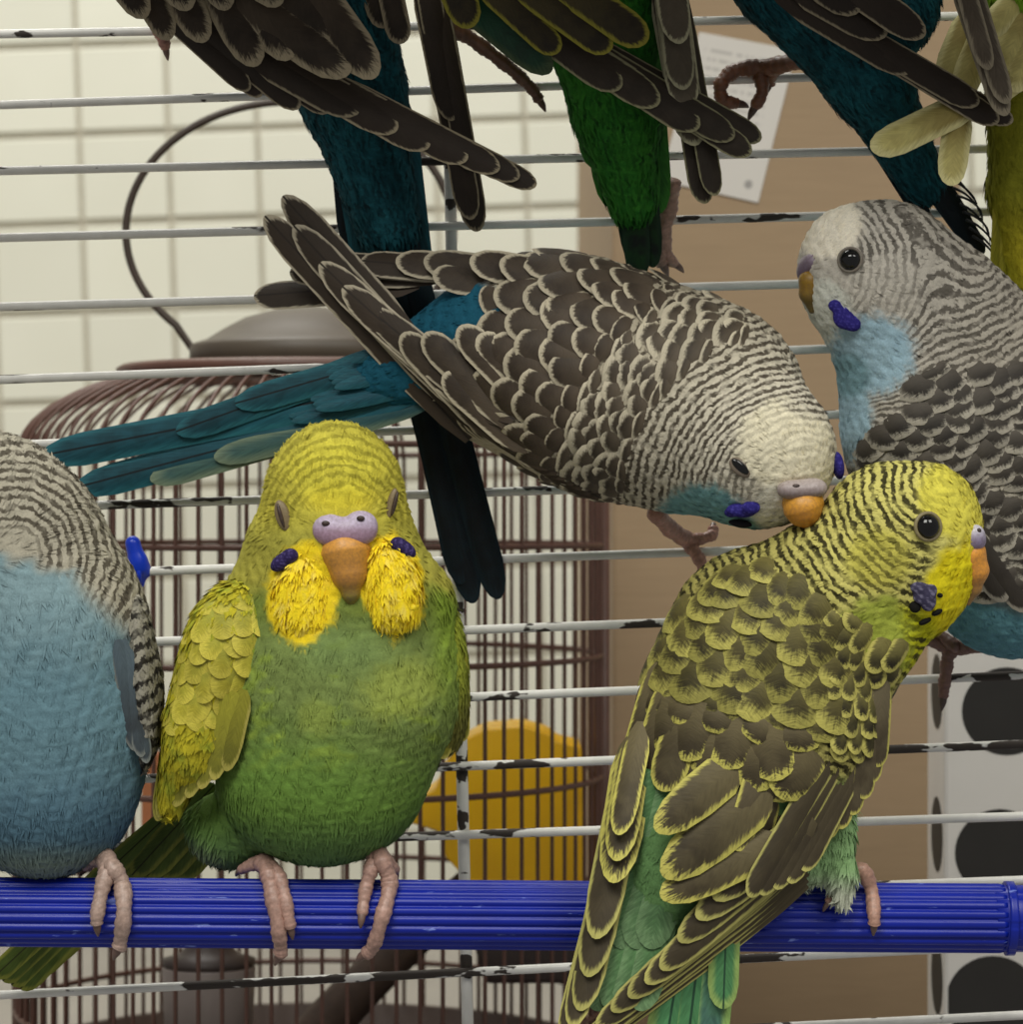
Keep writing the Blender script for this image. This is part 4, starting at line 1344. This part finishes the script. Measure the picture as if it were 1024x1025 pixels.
# left wing
LW = [((634, 770), (564, 1040), 24), ((632, 770), (572, 1028), 28), ((632, 790), (580, 1012), 32), ((630, 780), (588, 978), 36), ((630, 770), (596, 940), 38)]
for i, (b, t, w) in enumerate(LW):
    feather('flight_feather', g7, OFLIGHT, W(b[0], b[1], skin_depth(B7, b[0], b[1], -128) - 4), W(t[0], t[1], -160 - 2.5 * i), w, (-.45, -1, .1), 0.03, 0.12, 2.4)
for i, (b, t, w) in enumerate((((636, 735), (614, 884), 42), ((638, 730), (617, 862), 34), ((642, 722), (619, 836), 26))):
    feather('wing_covert', g7, OWING, W(b[0], b[1], skin_depth(B7, b[0], b[1], -128) - 6 - 2 * i), W(t[0], t[1], -178 - 3 * i), w, (-.35, -1, .1), 0.04, 0.12, 2.4)
for b, t, w in (((660, 664), (632, 760), 26), ((674, 676), (644, 776), 32), ((694, 686), (662, 792), 38)):
    laid('wing_covert', B7, OWING, b, t, w, 3, 9, (-110, -120), (-.45, -1, .1), 0.05, 0.12, 1.3)
# right wing: primaries, then secondaries, then the big inner feathers, the row of long coverts on top
PR_ = [((808, 886), (556, 1072), 20), ((808, 880), (570, 1058), 20), ((808, 873), (584, 1045), 22), ((808, 866), (597, 1028), 24), ((808, 858), (612, 1012), 26), ((808, 852), (629, 998), 28), ((810, 846), (646, 984), 28), ((810, 842), (661, 970), 30), ((812, 834), (679, 942), 32), ((815, 828), (697, 919), 34), ((815, 820), (714, 900), 34)]
for i, (b, t, w) in enumerate(PR_):
    feather('flight_feather', g7, OFLIGHT, W(b[0], b[1], -126 - 4 * i), W(t[0], t[1], -156 - 2.2 * i), w, (.35, -1, .1), 0.03, 0.12, 2.6)
SE = [((890, 700), (804, 872)), ((886, 700), (790, 884)), ((880, 700), (776, 890)), ((872, 700), (762, 896)), ((864, 700), (750, 898))]
for i, (b, t) in enumerate(SE):
    feather('flight_feather', g7, OFLIGHT, W(b[0], b[1], skin_depth(B7, b[0], b[1], -96) + 2), W(t[0], t[1], -166 - 5 * i), 24, (.4, -1, .1), 0.05, 0.12, 2.0)
for i, (b, t, w) in enumerate((((780, 840), (661, 898), 40), ((768, 790), (663, 877), 50), ((736, 766), (656, 832), 42))):
    feather('scapular_feather', g7, OWING, W(b[0], b[1], -176 - 2 * i), W(t[0], t[1], -188 - 3 * i), w, (.05, -1, .15), 0.05, 0.12, 2.4)
GCV = feather_material('long_olive_covert', srgb(74, 65, 48), srgb(198, 190, 98), 0.13, 0.14, base=srgb(112, 102, 78), streak=0.16, fray=0.3)
gc_ = [((884, 676), (879, 768), 22), ((880, 680), (873, 784), 22), ((872, 684), (865, 800), 23), ((862, 690), (854, 816), 24), ((852, 694), (842, 830), 25), ((842, 700), (829, 840), 26), ((832, 706), (815, 850), 27), ((822, 712), (801, 858), 28), ((812, 716), (786, 866), 28), ((800, 720), (770, 868), 28), ((788, 724), (754, 862), 28), ((774, 728), (738, 852), 28)]
for i, (b, t, w) in enumerate(gc_):
    laid('wing_covert', B7, GCV, b, t, w, 2, 10 + 1.6 * i, (-110, -150 - 4 * i), (.3, -1, .1), 0.05, 0.12, 1.5)
# head
eye(g7, 929, 527, skin_depth(B7, 929, 527, -178) - 1, 11.5, srgb(140, 130, 92), nrm=(.28, -1, .05))
part('cere', [E(973, 540, -146, 14, 13, 17, 15), E(976, 534, -154, 9, 9, 9, 15)], None, g7, h=1.3, k=5, colfn=lambda x, y, d, V, Nn: lerp(srgb(150, 136, 168), srgb(206, 202, 214), sm(544, 528, y)))
part('nostril', [E(980, 531, -161, 2.4, 2.4, 2.4)], srgb(30, 26, 34), g7, h=0.9, k=1)
part('beak', [C((970, 556, -142), 17, (976, 571, -140), 13), C((976, 571, -140), 13, (975, 589, -136), 7), C((975, 589, -136), 7, (969, 603, -134), 3)], None, g7, h=1.3, k=3, colfn=lambda x, y, d, V, Nn: lerp(srgb(232, 158, 60), srgb(150, 116, 62), sm(570, 598, y)))
part('throat_spot', [E(926, 594, skin_depth(B7, 926, 594, -171) + 1, 13, 9, 4, -30), E(919, 588, skin_depth(B7, 919, 588, -172) + 1, 8, 6, 4), E(929, 602, skin_depth(B7, 929, 602, -169) + 1, 8, 10, 4)], None, g7, mat=PLUM, h=1.4, k=4, colfn=lambda x, y, d, V, Nn: lerp(srgb(60, 56, 80), srgb(120, 116, 140), sm(0, 1, vnoise(V, 5, 9))))
for sx_, sy_, sd_, rx_, ry_, ro_ in ((916, 607, -168, 6, 6.5, 0), (926, 622, -158, 7, 3, -25), (938, 613, -160, 6, 3, -25), (941, 596, -166, 3, 2.5, 0)):
    part('throat_spot', [E(sx_, sy_, skin_depth(B7, sx_, sy_, sd_) + 1, rx_, ry_, 3.5, ro_)], srgb(20, 19, 16), g7, mat=PLUM, h=1.2, k=2)
# feathered thigh and the foot behind it
thp = lambda x, y, d, V, Nn: dict(col=lerp(srgb(150, 188, 128), srgb(192, 196, 176), sm(868, 900, y)))
build_body(g7, [E(840, 846, -98, 15, 44, 20, 6), E(816, 846, -96, 24, 40, 22, 20), C((846, 870, -104), 10, (845, 894, -108), 7)], thp, flow_field([(840, 840, -120, -.05, 1, 0), (800, 870, -120, -.4, 1, 0)]), k=12, relief=1.0, down=1800, dl=18, dw=5, lift=0.08, name='thigh', downname='thigh_plumes')
toes(g7, [([(850, 880, -86), (862, 870, -92), perch_point(872, 890), perch_point(875, 918), perch_point(875, 926)], 8.5), ([(846, 880, -90), (834, 896, -98), perch_point(828, 905)], 6)], col=srgb(206, 160, 140))

# ------------------------------------------------------------------ white-faced grey bird on the right
g6 = empty('budgerigar', W(950, 690, 110), 'grey budgie with white forehead and pale blue throat standing upright behind the others', 'bird')
BK6 = (806, 276)
def lev6(x, y, d):
    return np.sqrt((x - BK6[0]) ** 2 + (y - BK6[1]) ** 2)
G6S = feather_material('grey_blue_scallop', srgb(36, 32, 28), srgb(164, 158, 144), 0.24, 0.22, base=srgb(80, 74, 66), streak=0.2, fray=0.5, vary=0.4)
def paint6(x, y, d, V, Nn):
    n1 = vnoise(V, 30, 41); n2 = vnoise(V, 11, 42)
    r = lev6(x, y, d)
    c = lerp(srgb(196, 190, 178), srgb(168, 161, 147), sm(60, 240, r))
    cap = sm(1.15, .8, edist(x, y, 828, 226, 36, 34, -40) + 0.1 * n2)
    c = lerp(c, srgb(246, 238, 218), cap)
    chin = sm(1.15, .8, edist(x, y, 834, 328, 27, 52, -20) + .1 * n2)
    c = lerp(c, srgb(220, 222, 210), chin)
    thr = sm(1.2, .8, edist(x, y, 872, 356, 44, 40, -20) + .12 * n2)
    thr = np.maximum(thr, sm(1.2, .8, edist(x, y, 846, 408, 26, 56, -8) + .1 * n2))
    c = lerp(c, srgb(158, 188, 202), thr)
    c = lerp(c, srgb(112, 152, 160), sm(1.1, .6, edist(x, y, 848, 376, 26, 26)) * .7)
    bel = sm(575, 600, y - 0.35 * (x - 960))
    c = lerp(c, srgb(92, 138, 148), bel)
    under = sm(.2, .6, Nn[:, 1]); c = lerp(c, srgb(110, 150, 160), under)
    cheek = sm(1.1, .6, edist(x, y, 888, 290, 40, 40))
    rr = np.sqrt((x - 812) ** 2 + (y - 268) ** 2)
    r2 = np.sqrt((x - 900) ** 2 + (y - 150) ** 2) - 46
    wb = sm(95, 175, rr)
    bc = (rr * (1 - wb) + r2 * wb) / 8.4
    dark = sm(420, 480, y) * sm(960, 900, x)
    ba = sm(30, 56, rr) * (1 - cap) * (1 - chin) * (1 - thr) * (1 - bel) * (1 - under) * (.78 - .4 * cheek)
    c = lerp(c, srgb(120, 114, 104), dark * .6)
    return dict(col=np.clip(c * (1 + .07 * n2)[:, None], 0, 1), bar=srgb(58, 52, 45), bc=bc, ba=ba)
bl6 = [E(884, 282, 28, 80, 82, 66), E(848, 268, 26, 44, 56, 44, -10), E(900, 350, 36, 66, 60, 62, -30), E(948, 318, 40, 70, 88, 60, -38), E(985, 440, 46, 128, 170, 70, -24), E(925, 440, 36, 80, 110, 66, -12), E(1010, 560, 50, 92, 100, 62, -20)]
f6 = flow_field([(850, 210, 0, .5, -.8, .2), (900, 250, -30, 1, -.2, 0), (870, 300, -35, .7, .8, 0), (940, 300, -20, .8, .7, 0), (960, 400, -25, .45, 1, 0), (880, 420, -25, .1, 1, 0), (1000, 520, -10, .3, 1, 0), (900, 500, -20, .3, 1, 0)])
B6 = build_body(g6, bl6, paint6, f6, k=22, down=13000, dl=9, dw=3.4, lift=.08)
lev6b = lambda x, y, d: np.sqrt((x - 900) ** 2 + (y - 150) ** 2)
scales(B6, 'body_feather', G6S, lev6b, [226 + 12.5 * q for q in range(26)], lambda q: 30.0,
       lambda x, y, d: (x > 862) & (y > 372) & (y - 0.35 * (x - 960) < 585) & (edist(x, y, 858, 380, 44, 64, -14) > 1), (900, 150, -1.2), length=2.2, width=1.7, lift=.07, off=.8, turn=.14, jitter=.25)
GW6 = feather_material('dark_grey_flight_vane', srgb(46, 41, 36), srgb(140, 134, 122), .2, .12, base=srgb(60, 54, 47), streak=.15)
for i in range(5):
    laid('flight_feather', B6, GW6, (900 + 14 * i, 455 + 8 * i), (985 + 22 * i, 592 + 10 * i), 26, 4, 4 + i, (0, 0), (0, -1, -.1), .04, .12, 1.8)
eye(g6, 851, 260, skin_depth(B6, 851, 260, -30) - 1, 10.5, srgb(128, 122, 110), nrm=(-.35, -1, .05))
part('cere', [E(808, 268, 14, 10, 15, 15, 20), E(814, 263, 2, 9, 10, 10)], None, g6, h=1.3, k=5, colfn=lambda x, y, d, V, Nn: lerp(srgb(104, 90, 112), srgb(140, 126, 142), sm(275, 255, y)))
part('beak', [C((812, 282, 6), 13, (810, 294, 8), 10), C((810, 294, 8), 10, (813, 310, 10), 4)], None, g6, h=1.3, k=3, colfn=lambda x, y, d, V, Nn: lerp(srgb(150, 116, 34), srgb(100, 86, 34), sm(285, 308, y)))
part('throat_spot', [E(845, 318, skin_depth(B6, 845, 318, -22) + 2, 11, 12, 5, -34), E(836, 306, skin_depth(B6, 836, 306, -18) + 2, 7, 6, 4), E(854, 324, skin_depth(B6, 854, 324, -24) + 2, 8, 8, 5)], None, g6, mat=PLUM, h=1.4, k=4, colfn=vio)
toes(g6, [([(1010, 640, 40), (975, 646, 84), (952, 652, 106), (947, 672, 110), (944, 700, 112)], 9), ([(975, 646, 84), (950, 648, 106), (925, 640, 108), (912, 646, 116)], 8), ([(960, 650, 90), (940, 634, 106), (934, 626, 114)], 7)], col=srgb(128, 92, 82), claw=srgb(70, 56, 50))

# ------------------------------------------------------------------ blue bird at the perch's other end
g9 = empty('budgerigar', W(60, 878, -60), 'blue-bellied budgie with finely barred grey nape, head tucked round, on the blue perch', 'bird')
def paint9(x, y, d, V, Nn):
    n1 = vnoise(V, 36, 51); n2 = vnoise(V, 12, 52)
    r = np.sqrt((x - 12) ** 2 + (y - 556) ** 2)
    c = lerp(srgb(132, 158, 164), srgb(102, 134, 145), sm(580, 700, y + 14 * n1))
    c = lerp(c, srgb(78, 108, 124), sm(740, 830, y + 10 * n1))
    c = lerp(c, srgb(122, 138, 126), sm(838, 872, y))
    bf = sm(576, 556, y + 9 * n1 - 0.28 * (x - 40) )
    bf = np.maximum(bf, sm(600, 560, y - 0.9 * (x - 70)) * sm(60, 90, x))
    c = lerp(c, srgb(176, 170, 152), bf)
    bc = r / 9.2
    ba = bf * .9 * sm(16, 40, r)
    return dict(col=np.clip(c * (1 + .05 * n2)[:, None], 0, 1), bar=srgb(72, 65, 54), bc=bc, ba=ba)
bl9 = [E(40, 700, -52, 116, 168, 92, -2), E(10, 546, -60, 96, 92, 80), E(48, 620, -56, 96, 100, 84), E(-20, 500, -60, 80, 70, 70), E(44, 800, -54, 84, 76, 76)]
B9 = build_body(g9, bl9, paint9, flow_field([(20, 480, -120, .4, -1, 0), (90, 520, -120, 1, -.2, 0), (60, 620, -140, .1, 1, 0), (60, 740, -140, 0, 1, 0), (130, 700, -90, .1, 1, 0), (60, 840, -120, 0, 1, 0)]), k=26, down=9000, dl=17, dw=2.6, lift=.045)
GEDGE = feather_material('slate_vane', srgb(58, 64, 68), srgb(120, 124, 120), .15, .2, base=srgb(84, 98, 106), streak=.2)
build_body(g9, [E(144, 672, -74, 15, 78, 38, -5), E(149, 716, -68, 12, 56, 30, 4)], lambda x, y, d, V, Nn: dict(col=srgb(150, 146, 132), bar=srgb(34, 31, 28), bc=(y + .5 * x) / 17, ba=.95 * np.ones(len(x))), flow_field([(145, 640, -80, 0, 1, 0)]), k=10, down=700, dl=12, dw=5, lift=.1, name='folded_wing', downname='wing_down')
fan('flight_feather', g9, GEDGE, [(118, 640, -118), (124, 640, -114), (130, 650, -110)], [(136, 752, -100), (142, 758, -98), (147, 764, -94)], 3, 18, 14, -1, nrm=(.35, -1, 0), bow=.06, tip=2.4)
toes(g9, [([(104, 858, -72), (112, 868, -86), pp(122, 885), pp(124, 915), (120, 944, PD - 32), (118, 950, PD - 30)], 10), ([(104, 858, -72), (106, 872, -86), pp(101, 895), pp(97, 918), pp(97, 926)], 9), ([(108, 862, -74), (92, 862, -70), (84, 870, -62)], 8)], col=srgb(198, 170, 156))
toes(g9, [([(-40, 858, -72), (-36, 868, -86), pp(-32, 890), pp(-34, 920)], 10), ([(-40, 858, -72), (-48, 872, -86), pp(-52, 895), pp(-54, 918)], 9)], col=srgb(198, 170, 156))

# ------------------------------------------------------------------ four birds hanging on the bars above
DKW = feather_material('dark_brown_vane', srgb(44, 36, 29), srgb(150, 139, 114), .09, .08, base=srgb(54, 45, 36), streak=.16)
DKC = feather_material('dark_brown_scallop', srgb(42, 34, 26), srgb(156, 144, 118), .18, .20, base=srgb(72, 61, 48), streak=.2, fray=.5)
TLT = feather_material('deep_teal_vane', srgb(14, 56, 64), srgb(28, 82, 92), .15, .3, base=srgb(20, 76, 86), streak=.5, fray=.4)
BKT = feather_material('blue_black_vane', srgb(7, 14, 20), srgb(14, 30, 38), .15, .3, base=srgb(10, 34, 42), streak=.4, fray=.4)
def flat(c1, c2, scale=24, seed=1, slant=.3, bar=srgb(4, 20, 24)):
    # dark barb streaks run down the body
    return lambda x, y, d, V, Nn: dict(col=lerp(c1, c2, np.clip(.5 + .6 * vnoise(V, scale, seed), 0, 1)), bar=bar, bc=(x - slant * y) / 8.0 + .5 * vnoise(V, 30, 4), ba=np.clip(.35 + .5 * vnoise(V, 22, 6), 0, .8))

# --- teal bird, wing tips crossed over its long tail
g1 = empty('budgerigar', W(330, 30, 110), 'dark-winged budgie hanging above with a teal rump and long blue-black tail', 'bird')
B1 = build_body(g1, [E(262, -62, 20, 128, 108, 92, 35), C((320, 0, 26), 82, (352, 90, 50), 52), C((352, 90, 50), 52, (388, 225, 78), 34)], flat(srgb(12, 56, 64), srgb(28, 88, 98), 12), flow_field([(300, 0, 0, .5, 1, .1), (360, 120, 40, .25, 1, .1), (390, 220, 70, .25, 1, .1)]), k=22, down=7000, dl=16, dw=4, lift=.1)
for i, (b, t, w, m) in enumerate((((352, 130), (474, 604), 30, BKT), ((380, 140), (499, 600), 30, BKT), ((365, 140), (462, 585), 26, BKT), ((385, 150), (488, 560), 26, BKT), ((340, 110), (352, 252), 26, BKT), ((336, 90), (372, 300), 28, TLT), ((400, 90), (424, 300), 28, TLT), ((356, 90), (392, 320), 34, TLT), ((384, 90), (412, 330), 34, TLT), ((370, 80), (398, 262), 38, TLT))):
    feather('tail_feather', g1, m, W(b[0], b[1], 66 - 2 * i), W(t[0], t[1], (108 if i < 5 else 100) - 1.2 * i), w, (0, -1, .2), .01, .14, 2.5)
# wing over the tail
wl = [((300, 70), (537, 186), 24), ((300, 66), (520, 178), 26), ((300, 66), (500, 170), 28), ((290, 62), (468, 160), 30), ((280, 60), (430, 147), 32), ((270, 56), (398, 130), 34), ((250, 50), (360, 112), 36)]
for i, (b, t, w) in enumerate(wl):
    feather('flight_feather', g1, DKW, W(b[0], b[1], -38 - 2.5 * i), W(t[0], t[1], -18 - 4 * i), w, (-.1, -1, .2), .02, .12, 2.0)
for i, (b, t, w) in enumerate((((90, -50), (262, 96), 20), ((100, -46), (250, 90), 22), ((120, -40), (300, 108), 26), ((150, -40), (330, 112), 28))):
    feather('flight_feather', g1, DKW, W(b[0], b[1], -30 - 3 * i), W(t[0], t[1], -30 - 4 * i), w, (-.3, -1, -.1), .03, .12, 2.0)
cov = [((136, -34), (170, 40), 30), ((166, -32), (206, 42), 34), ((205, -35), (258, 66), 38), ((238, -40), (290, 60), 42), ((262, -30), (345, 36), 48), ((240, -5), (350, 74), 44), ((300, -30), (376, 78), 40), ((104, -50), (146, 18), 32), ((150, -60), (190, 10), 34), ((195, -65), (228, 10), 32), ((230, -70), (280, 6), 40)]
for i, (b, t, w) in enumerate(cov):
    feather('wing_covert', g1, DKC, W(b[0], b[1], -64 - 2 * i), W(t[0], t[1], -72 - 2 * i), w, (-.1, -1, .1), .05, .14, 2.0)
for i, (b, t, w) in enumerate((((330, -50), (352, 13), 26), ((360, -50), (386, 28), 26), ((382, -50), (402, 44), 26))):
    feather('wing_covert', g1, DKC, W(b[0], b[1], -40 - 2 * i), W(t[0], t[1], -30 - 3 * i), w, (.1, -1, .1), .05, .14, 1.3)
# far wing, hanging straight down
for i, (b, t, w) in enumerate((((430, -40), (478, 232), 30), ((424, -40), (472, 220), 28), ((430, -40), (470, 170), 24), ((420, -40), (453, 121), 30), ((424, -40), (440, 52), 26))):
    feather('flight_feather', g1, DKW, W(b[0], b[1], 30 - 4 * i), W(t[0], t[1], 62 - 8 * i), w, (.3, -1, .1), .02, .12, 2.0)
toes(g1, [([(150, 10, 60), (158, 28, 100), (164, 42, 108), (166, 50, 112)], 8)], col=srgb(196, 140, 122))

# --- green bird
g2 = empty('budgerigar', W(600, 80, 110), 'green-tailed budgie hanging above with dark yellow-edged wings over a cardboard background', 'bird')
GW2 = feather_material('dark_olive_vane', srgb(46, 39, 31), srgb(140, 136, 104), .09, .08, base=srgb(66, 57, 46), streak=.16)
GC2 = feather_material('yellow_edged_scallop', srgb(38, 32, 23), srgb(136, 130, 46), .15, .14, base=srgb(70, 62, 34), streak=.2, fray=.3)
GT2 = feather_material('grass_green_vane', srgb(30, 88, 24), srgb(48, 112, 34), .2, .4, base=srgb(38, 104, 30), streak=.45, fray=.5)
GK2 = feather_material('green_black_vane', srgb(10, 18, 16), srgb(20, 44, 26), .2, .3, base=srgb(28, 80, 26), streak=.4)
B2 = build_body(g2, [E(560, -60, 24, 110, 96, 84, 40), C((600, 0, 30), 70, (618, 110, 48), 44), C((618, 110, 48), 44, (632, 200, 72), 26)], flat(srgb(34, 100, 30), srgb(52, 120, 36), slant=.15, bar=srgb(10, 40, 12)), flow_field([(600, 60, 0, .1, 1, .1), (630, 200, 60, .15, 1, .1)]), k=20, down=6000, dl=16, dw=4, lift=.1)
for i, (b, t, w, m) in enumerate((((610, 110), (640, 272), 26, GK2), ((640, 110), (654, 268), 24, GK2), ((628, 110), (640, 282), 28, GK2), ((590, 70), (612, 208), 28, GT2), ((650, 80), (660, 214), 30, GT2), ((606, 70), (630, 226), 32, GT2), ((640, 70), (648, 222), 32, GT2), ((622, 60), (638, 190), 38, GT2), ((588, 60), (594, 168), 30, GT2))):
    feather('tail_feather', g2, m, W(b[0], b[1], 46 - 3 * i), W(t[0], t[1], 92 - 3.5 * i), w, (0, -1, .2), .02, .14, 2.5)
wl = [((510, 0), (762, 140), 26), ((510, 0), (752, 154), 28), ((505, 0), (735, 138), 30), ((500, -4), (700, 128), 32), ((495, -6), (660, 104), 34), ((488, -10), (622, 88), 34)]
for i, (b, t, w) in enumerate(wl):
    feather('flight_feather', g2, GW2, W(b[0], b[1], -34 - 3 * i), W(t[0], t[1], -14 - 5 * i), w, (-.1, -1, .2), .02, .12, 1.8)
GE2 = feather_material('dark_green_vane', srgb(34, 58, 44), srgb(66, 82, 56), .2, .3, base=srgb(28, 76, 52), streak=.3)
feather('flight_feather', g2, GE2, W(440, -20, -40), W(552, 72, -44), 34, (-.2, -1, -.2), .04, .14, 2.0)
for i, (b, t, w) in enumerate((((440, -50), (472, 28), 34), ((480, -50), (528, 26), 38), ((470, -30), (560, 52), 28), ((500, -30), (612, 50), 30), ((540, -40), (620, 22), 44), ((560, -20), (648, 42), 36))):
    feather('wing_covert', g2, GC2, W(b[0], b[1], -64 - 2 * i), W(t[0], t[1], -66 - 2 * i), w, (-.1, -1, .1), .05, .14, 1.4)
GL2 = feather_material('grey_olive_vane', srgb(88, 80, 66), srgb(164, 160, 130), .12, .08, base=srgb(70, 62, 50), streak=.16)
for i, (b, t, w) in enumerate((((668, -40), (706, 204), 28), ((674, -40), (716, 196), 24), ((662, -40), (696, 146), 38), ((668, -40), (688, 110), 36), ((670, -40), (684, 90), 32), ((668, -50), (680, 44), 34))):
    feather('flight_feather', g2, GL2 if i > 1 else GW2, W(b[0], b[1], -10 - 6 * i), W(t[0], t[1], 4 - 10 * i), w, (.3, -1, .1), .02, .12, 1.8)
toes(g2, [([(436, 20, 60), (470, 38, 84), (505, 64, 98), (530, 86, 106), (541, 102, 110)], 8.5), ([(505, 64, 98), (516, 70, 112), (524, 80, 124)], 6)], col=srgb(120, 82, 60), claw=srgb(96, 66, 50))
toes(g2, [([(672, 180, 84), (670, 205, 100), (664, 232, 106), (660, 256, 108), (664, 266, 112)], 10), ([(664, 232, 106), (668, 256, 112), (678, 266, 118)], 8)], col=srgb(196, 156, 138))

# --- deep teal bird on the right
g3 = empty('budgerigar', W(800, 70, 110), 'deep teal budgie hanging above, gripping the bar beside the paper sheet', 'bird')
B3 = build_body(g3, [E(790, -70, 26, 120, 84, 84, 42), C((800, -20, 30), 62, (868, 76, 54), 42), C((868, 76, 54), 42, (922, 180, 92), 24), E(880, 0, 40, 62, 60, 50, 30)], flat(srgb(12, 58, 66), srgb(24, 86, 96), 12, slant=.7), flow_field([(780, 0, 0, .8, 1, .1), (860, 80, 40, .6, 1, .1), (920, 190, 80, .5, 1, .1)]), k=20, down=6000, dl=16, dw=4, lift=.1)
for i, (b, t, w, m) in enumerate((((850, 70), (985, 254), 24, BKT), ((870, 70), (975, 240), 24, BKT), ((840, 80), (930, 222), 22, BKT), ((850, 60), (920, 205), 28, TLT), ((880, 60), (950, 210), 28, TLT), ((866, 50), (930, 190), 34, TLT))):
    feather('tail_feather', g3, m, W(b[0], b[1], 60 - 2 * i), W(t[0], t[1], 112 - 3 * i), w, (0, -1, .2), .01, .14, 2.6)
wl = [((770, -10), (1014, 122), 24), ((780, -10), (1000, 122), 26), ((780, -12), (980, 104), 28), ((770, -16), (915, 70), 34), ((790, -20), (888, 35), 36), ((830, -30), (926, 36), 34), ((800, -40), (860, 12), 40)]
for i, (b, t, w) in enumerate(wl):
    feather('flight_feather' if i < 4 else 'wing_covert', g3, DKW, W(b[0], b[1], -30 - 3 * i), W(t[0], t[1], -4 - 6 * i), w, (-.1, -1, .2), .02, .12, 1.9)
GRW = feather_material('worn_grey_vane', srgb(98, 88, 74), srgb(150, 140, 118), .2, .2, base=srgb(74, 65, 54), streak=.3, fray=.5)
for i, (b, t, w) in enumerate((((950, -50), (1007, 116), 24), ((962, -50), (1008, 104), 24), ((956, -50), (990, 70), 22))):
    feather('flight_feather', g3, GRW, W(b[0], b[1], -30 - 4 * i), W(t[0], t[1], -38 - 4 * i), w, (.2, -1, .1), .02, .12, 2.0)
toes(g3, [([(812, 58, 50), (775, 66, 96), (738, 70, 110), (722, 84, 108), (724, 100, 112), (740, 104, 118)], 9.5), ([(775, 66, 96), (762, 72, 106), (763, 92, 108), (754, 110, 112)], 9), ([(775, 66, 96), (772, 80, 122), (770, 86, 128)], 7)], col=srgb(126, 76, 48), claw=srgb(66, 46, 36))
parts_ = []
for i in range(9):
    b = np.array([948 + 3.2 * i, 172 + 8 * i, 84.]); a0 = rng.uniform(-.4, .5)
    P = [W(*b), W(b[0] + 12, b[1] + 6 + 8 * a0, 88), W(b[0] + 24, b[1] + 18 + 14 * a0, 90), W(b[0] + 28 + 6 * a0, b[1] + 32, 92)]
    parts_.append(tube(P, [1.6, 1.3, 1.0, .4], 5, 10))
V, F = join(parts_)
props(make('frayed_barbs', V, F, simple_mat('black_barbs', srgb(16, 20, 24), .6, .1), g3), kind='stuff')

# --- yellow bird half out of sight
g4 = empty('budgerigar', W(1010, 60, 110), 'yellow budgie with cream wing feathers partly behind the deep teal one', 'bird')
CRM = feather_material('cream_vane', srgb(206, 196, 124), srgb(220, 212, 152), .2, .3, base=srgb(142, 124, 66), streak=.22, fray=.4)
YLT = feather_material('mustard_tail_vane', srgb(148, 140, 34), srgb(170, 160, 50), .2, .4, base=srgb(120, 124, 34), streak=.35, fray=.4)
build_body(g4, [E(1050, -30, 40, 70, 90, 64), C((1034, 60, 50), 50, (1022, 190, 84), 32), C((1022, 190, 84), 32, (1022, 270, 98), 20)], lambda x, y, d, V, Nn: dict(col=lerp(srgb(120, 160, 40), lerp(srgb(132, 132, 36), srgb(178, 166, 40), sm(180, 260, y)), sm(30, 100, y))), flow_field([(1030, 60, 20, 0, 1, .1), (1020, 220, 70, 0, 1, 0)]), k=16, down=3500, dl=16, dw=4, lift=.12)
fan('tail_feather', g4, YLT, [(1008, 120, 50), (1040, 120, 50)], [(1000, 286, 94), (1040, 300, 94)], 5, 20, 24, -2, nrm=(0, -1, .2), tip=2.5)
for b, t, w, db, dt in (((985, 96), (872, 150), 34, 0, -26), ((962, 104), (951, 186), 30, 4, -22), ((975, 10), (944, 84), 32, 30, 20), ((985, 20), (962, 100), 30, 26, 10), ((1040, -10), (1000, 76), 36, 0, -16), ((1050, 10), (1012, 92), 34, -4, -22), ((1040, 50), (995, 98), 30, -6, -26), ((1046, -30), (984, 36), 30, 4, -12)):
    feather('flight_feather', g4, CRM, W(b[0], b[1], db), W(t[0], t[1], dt), w, (0, -1, .2), .05, .2, 1.8)
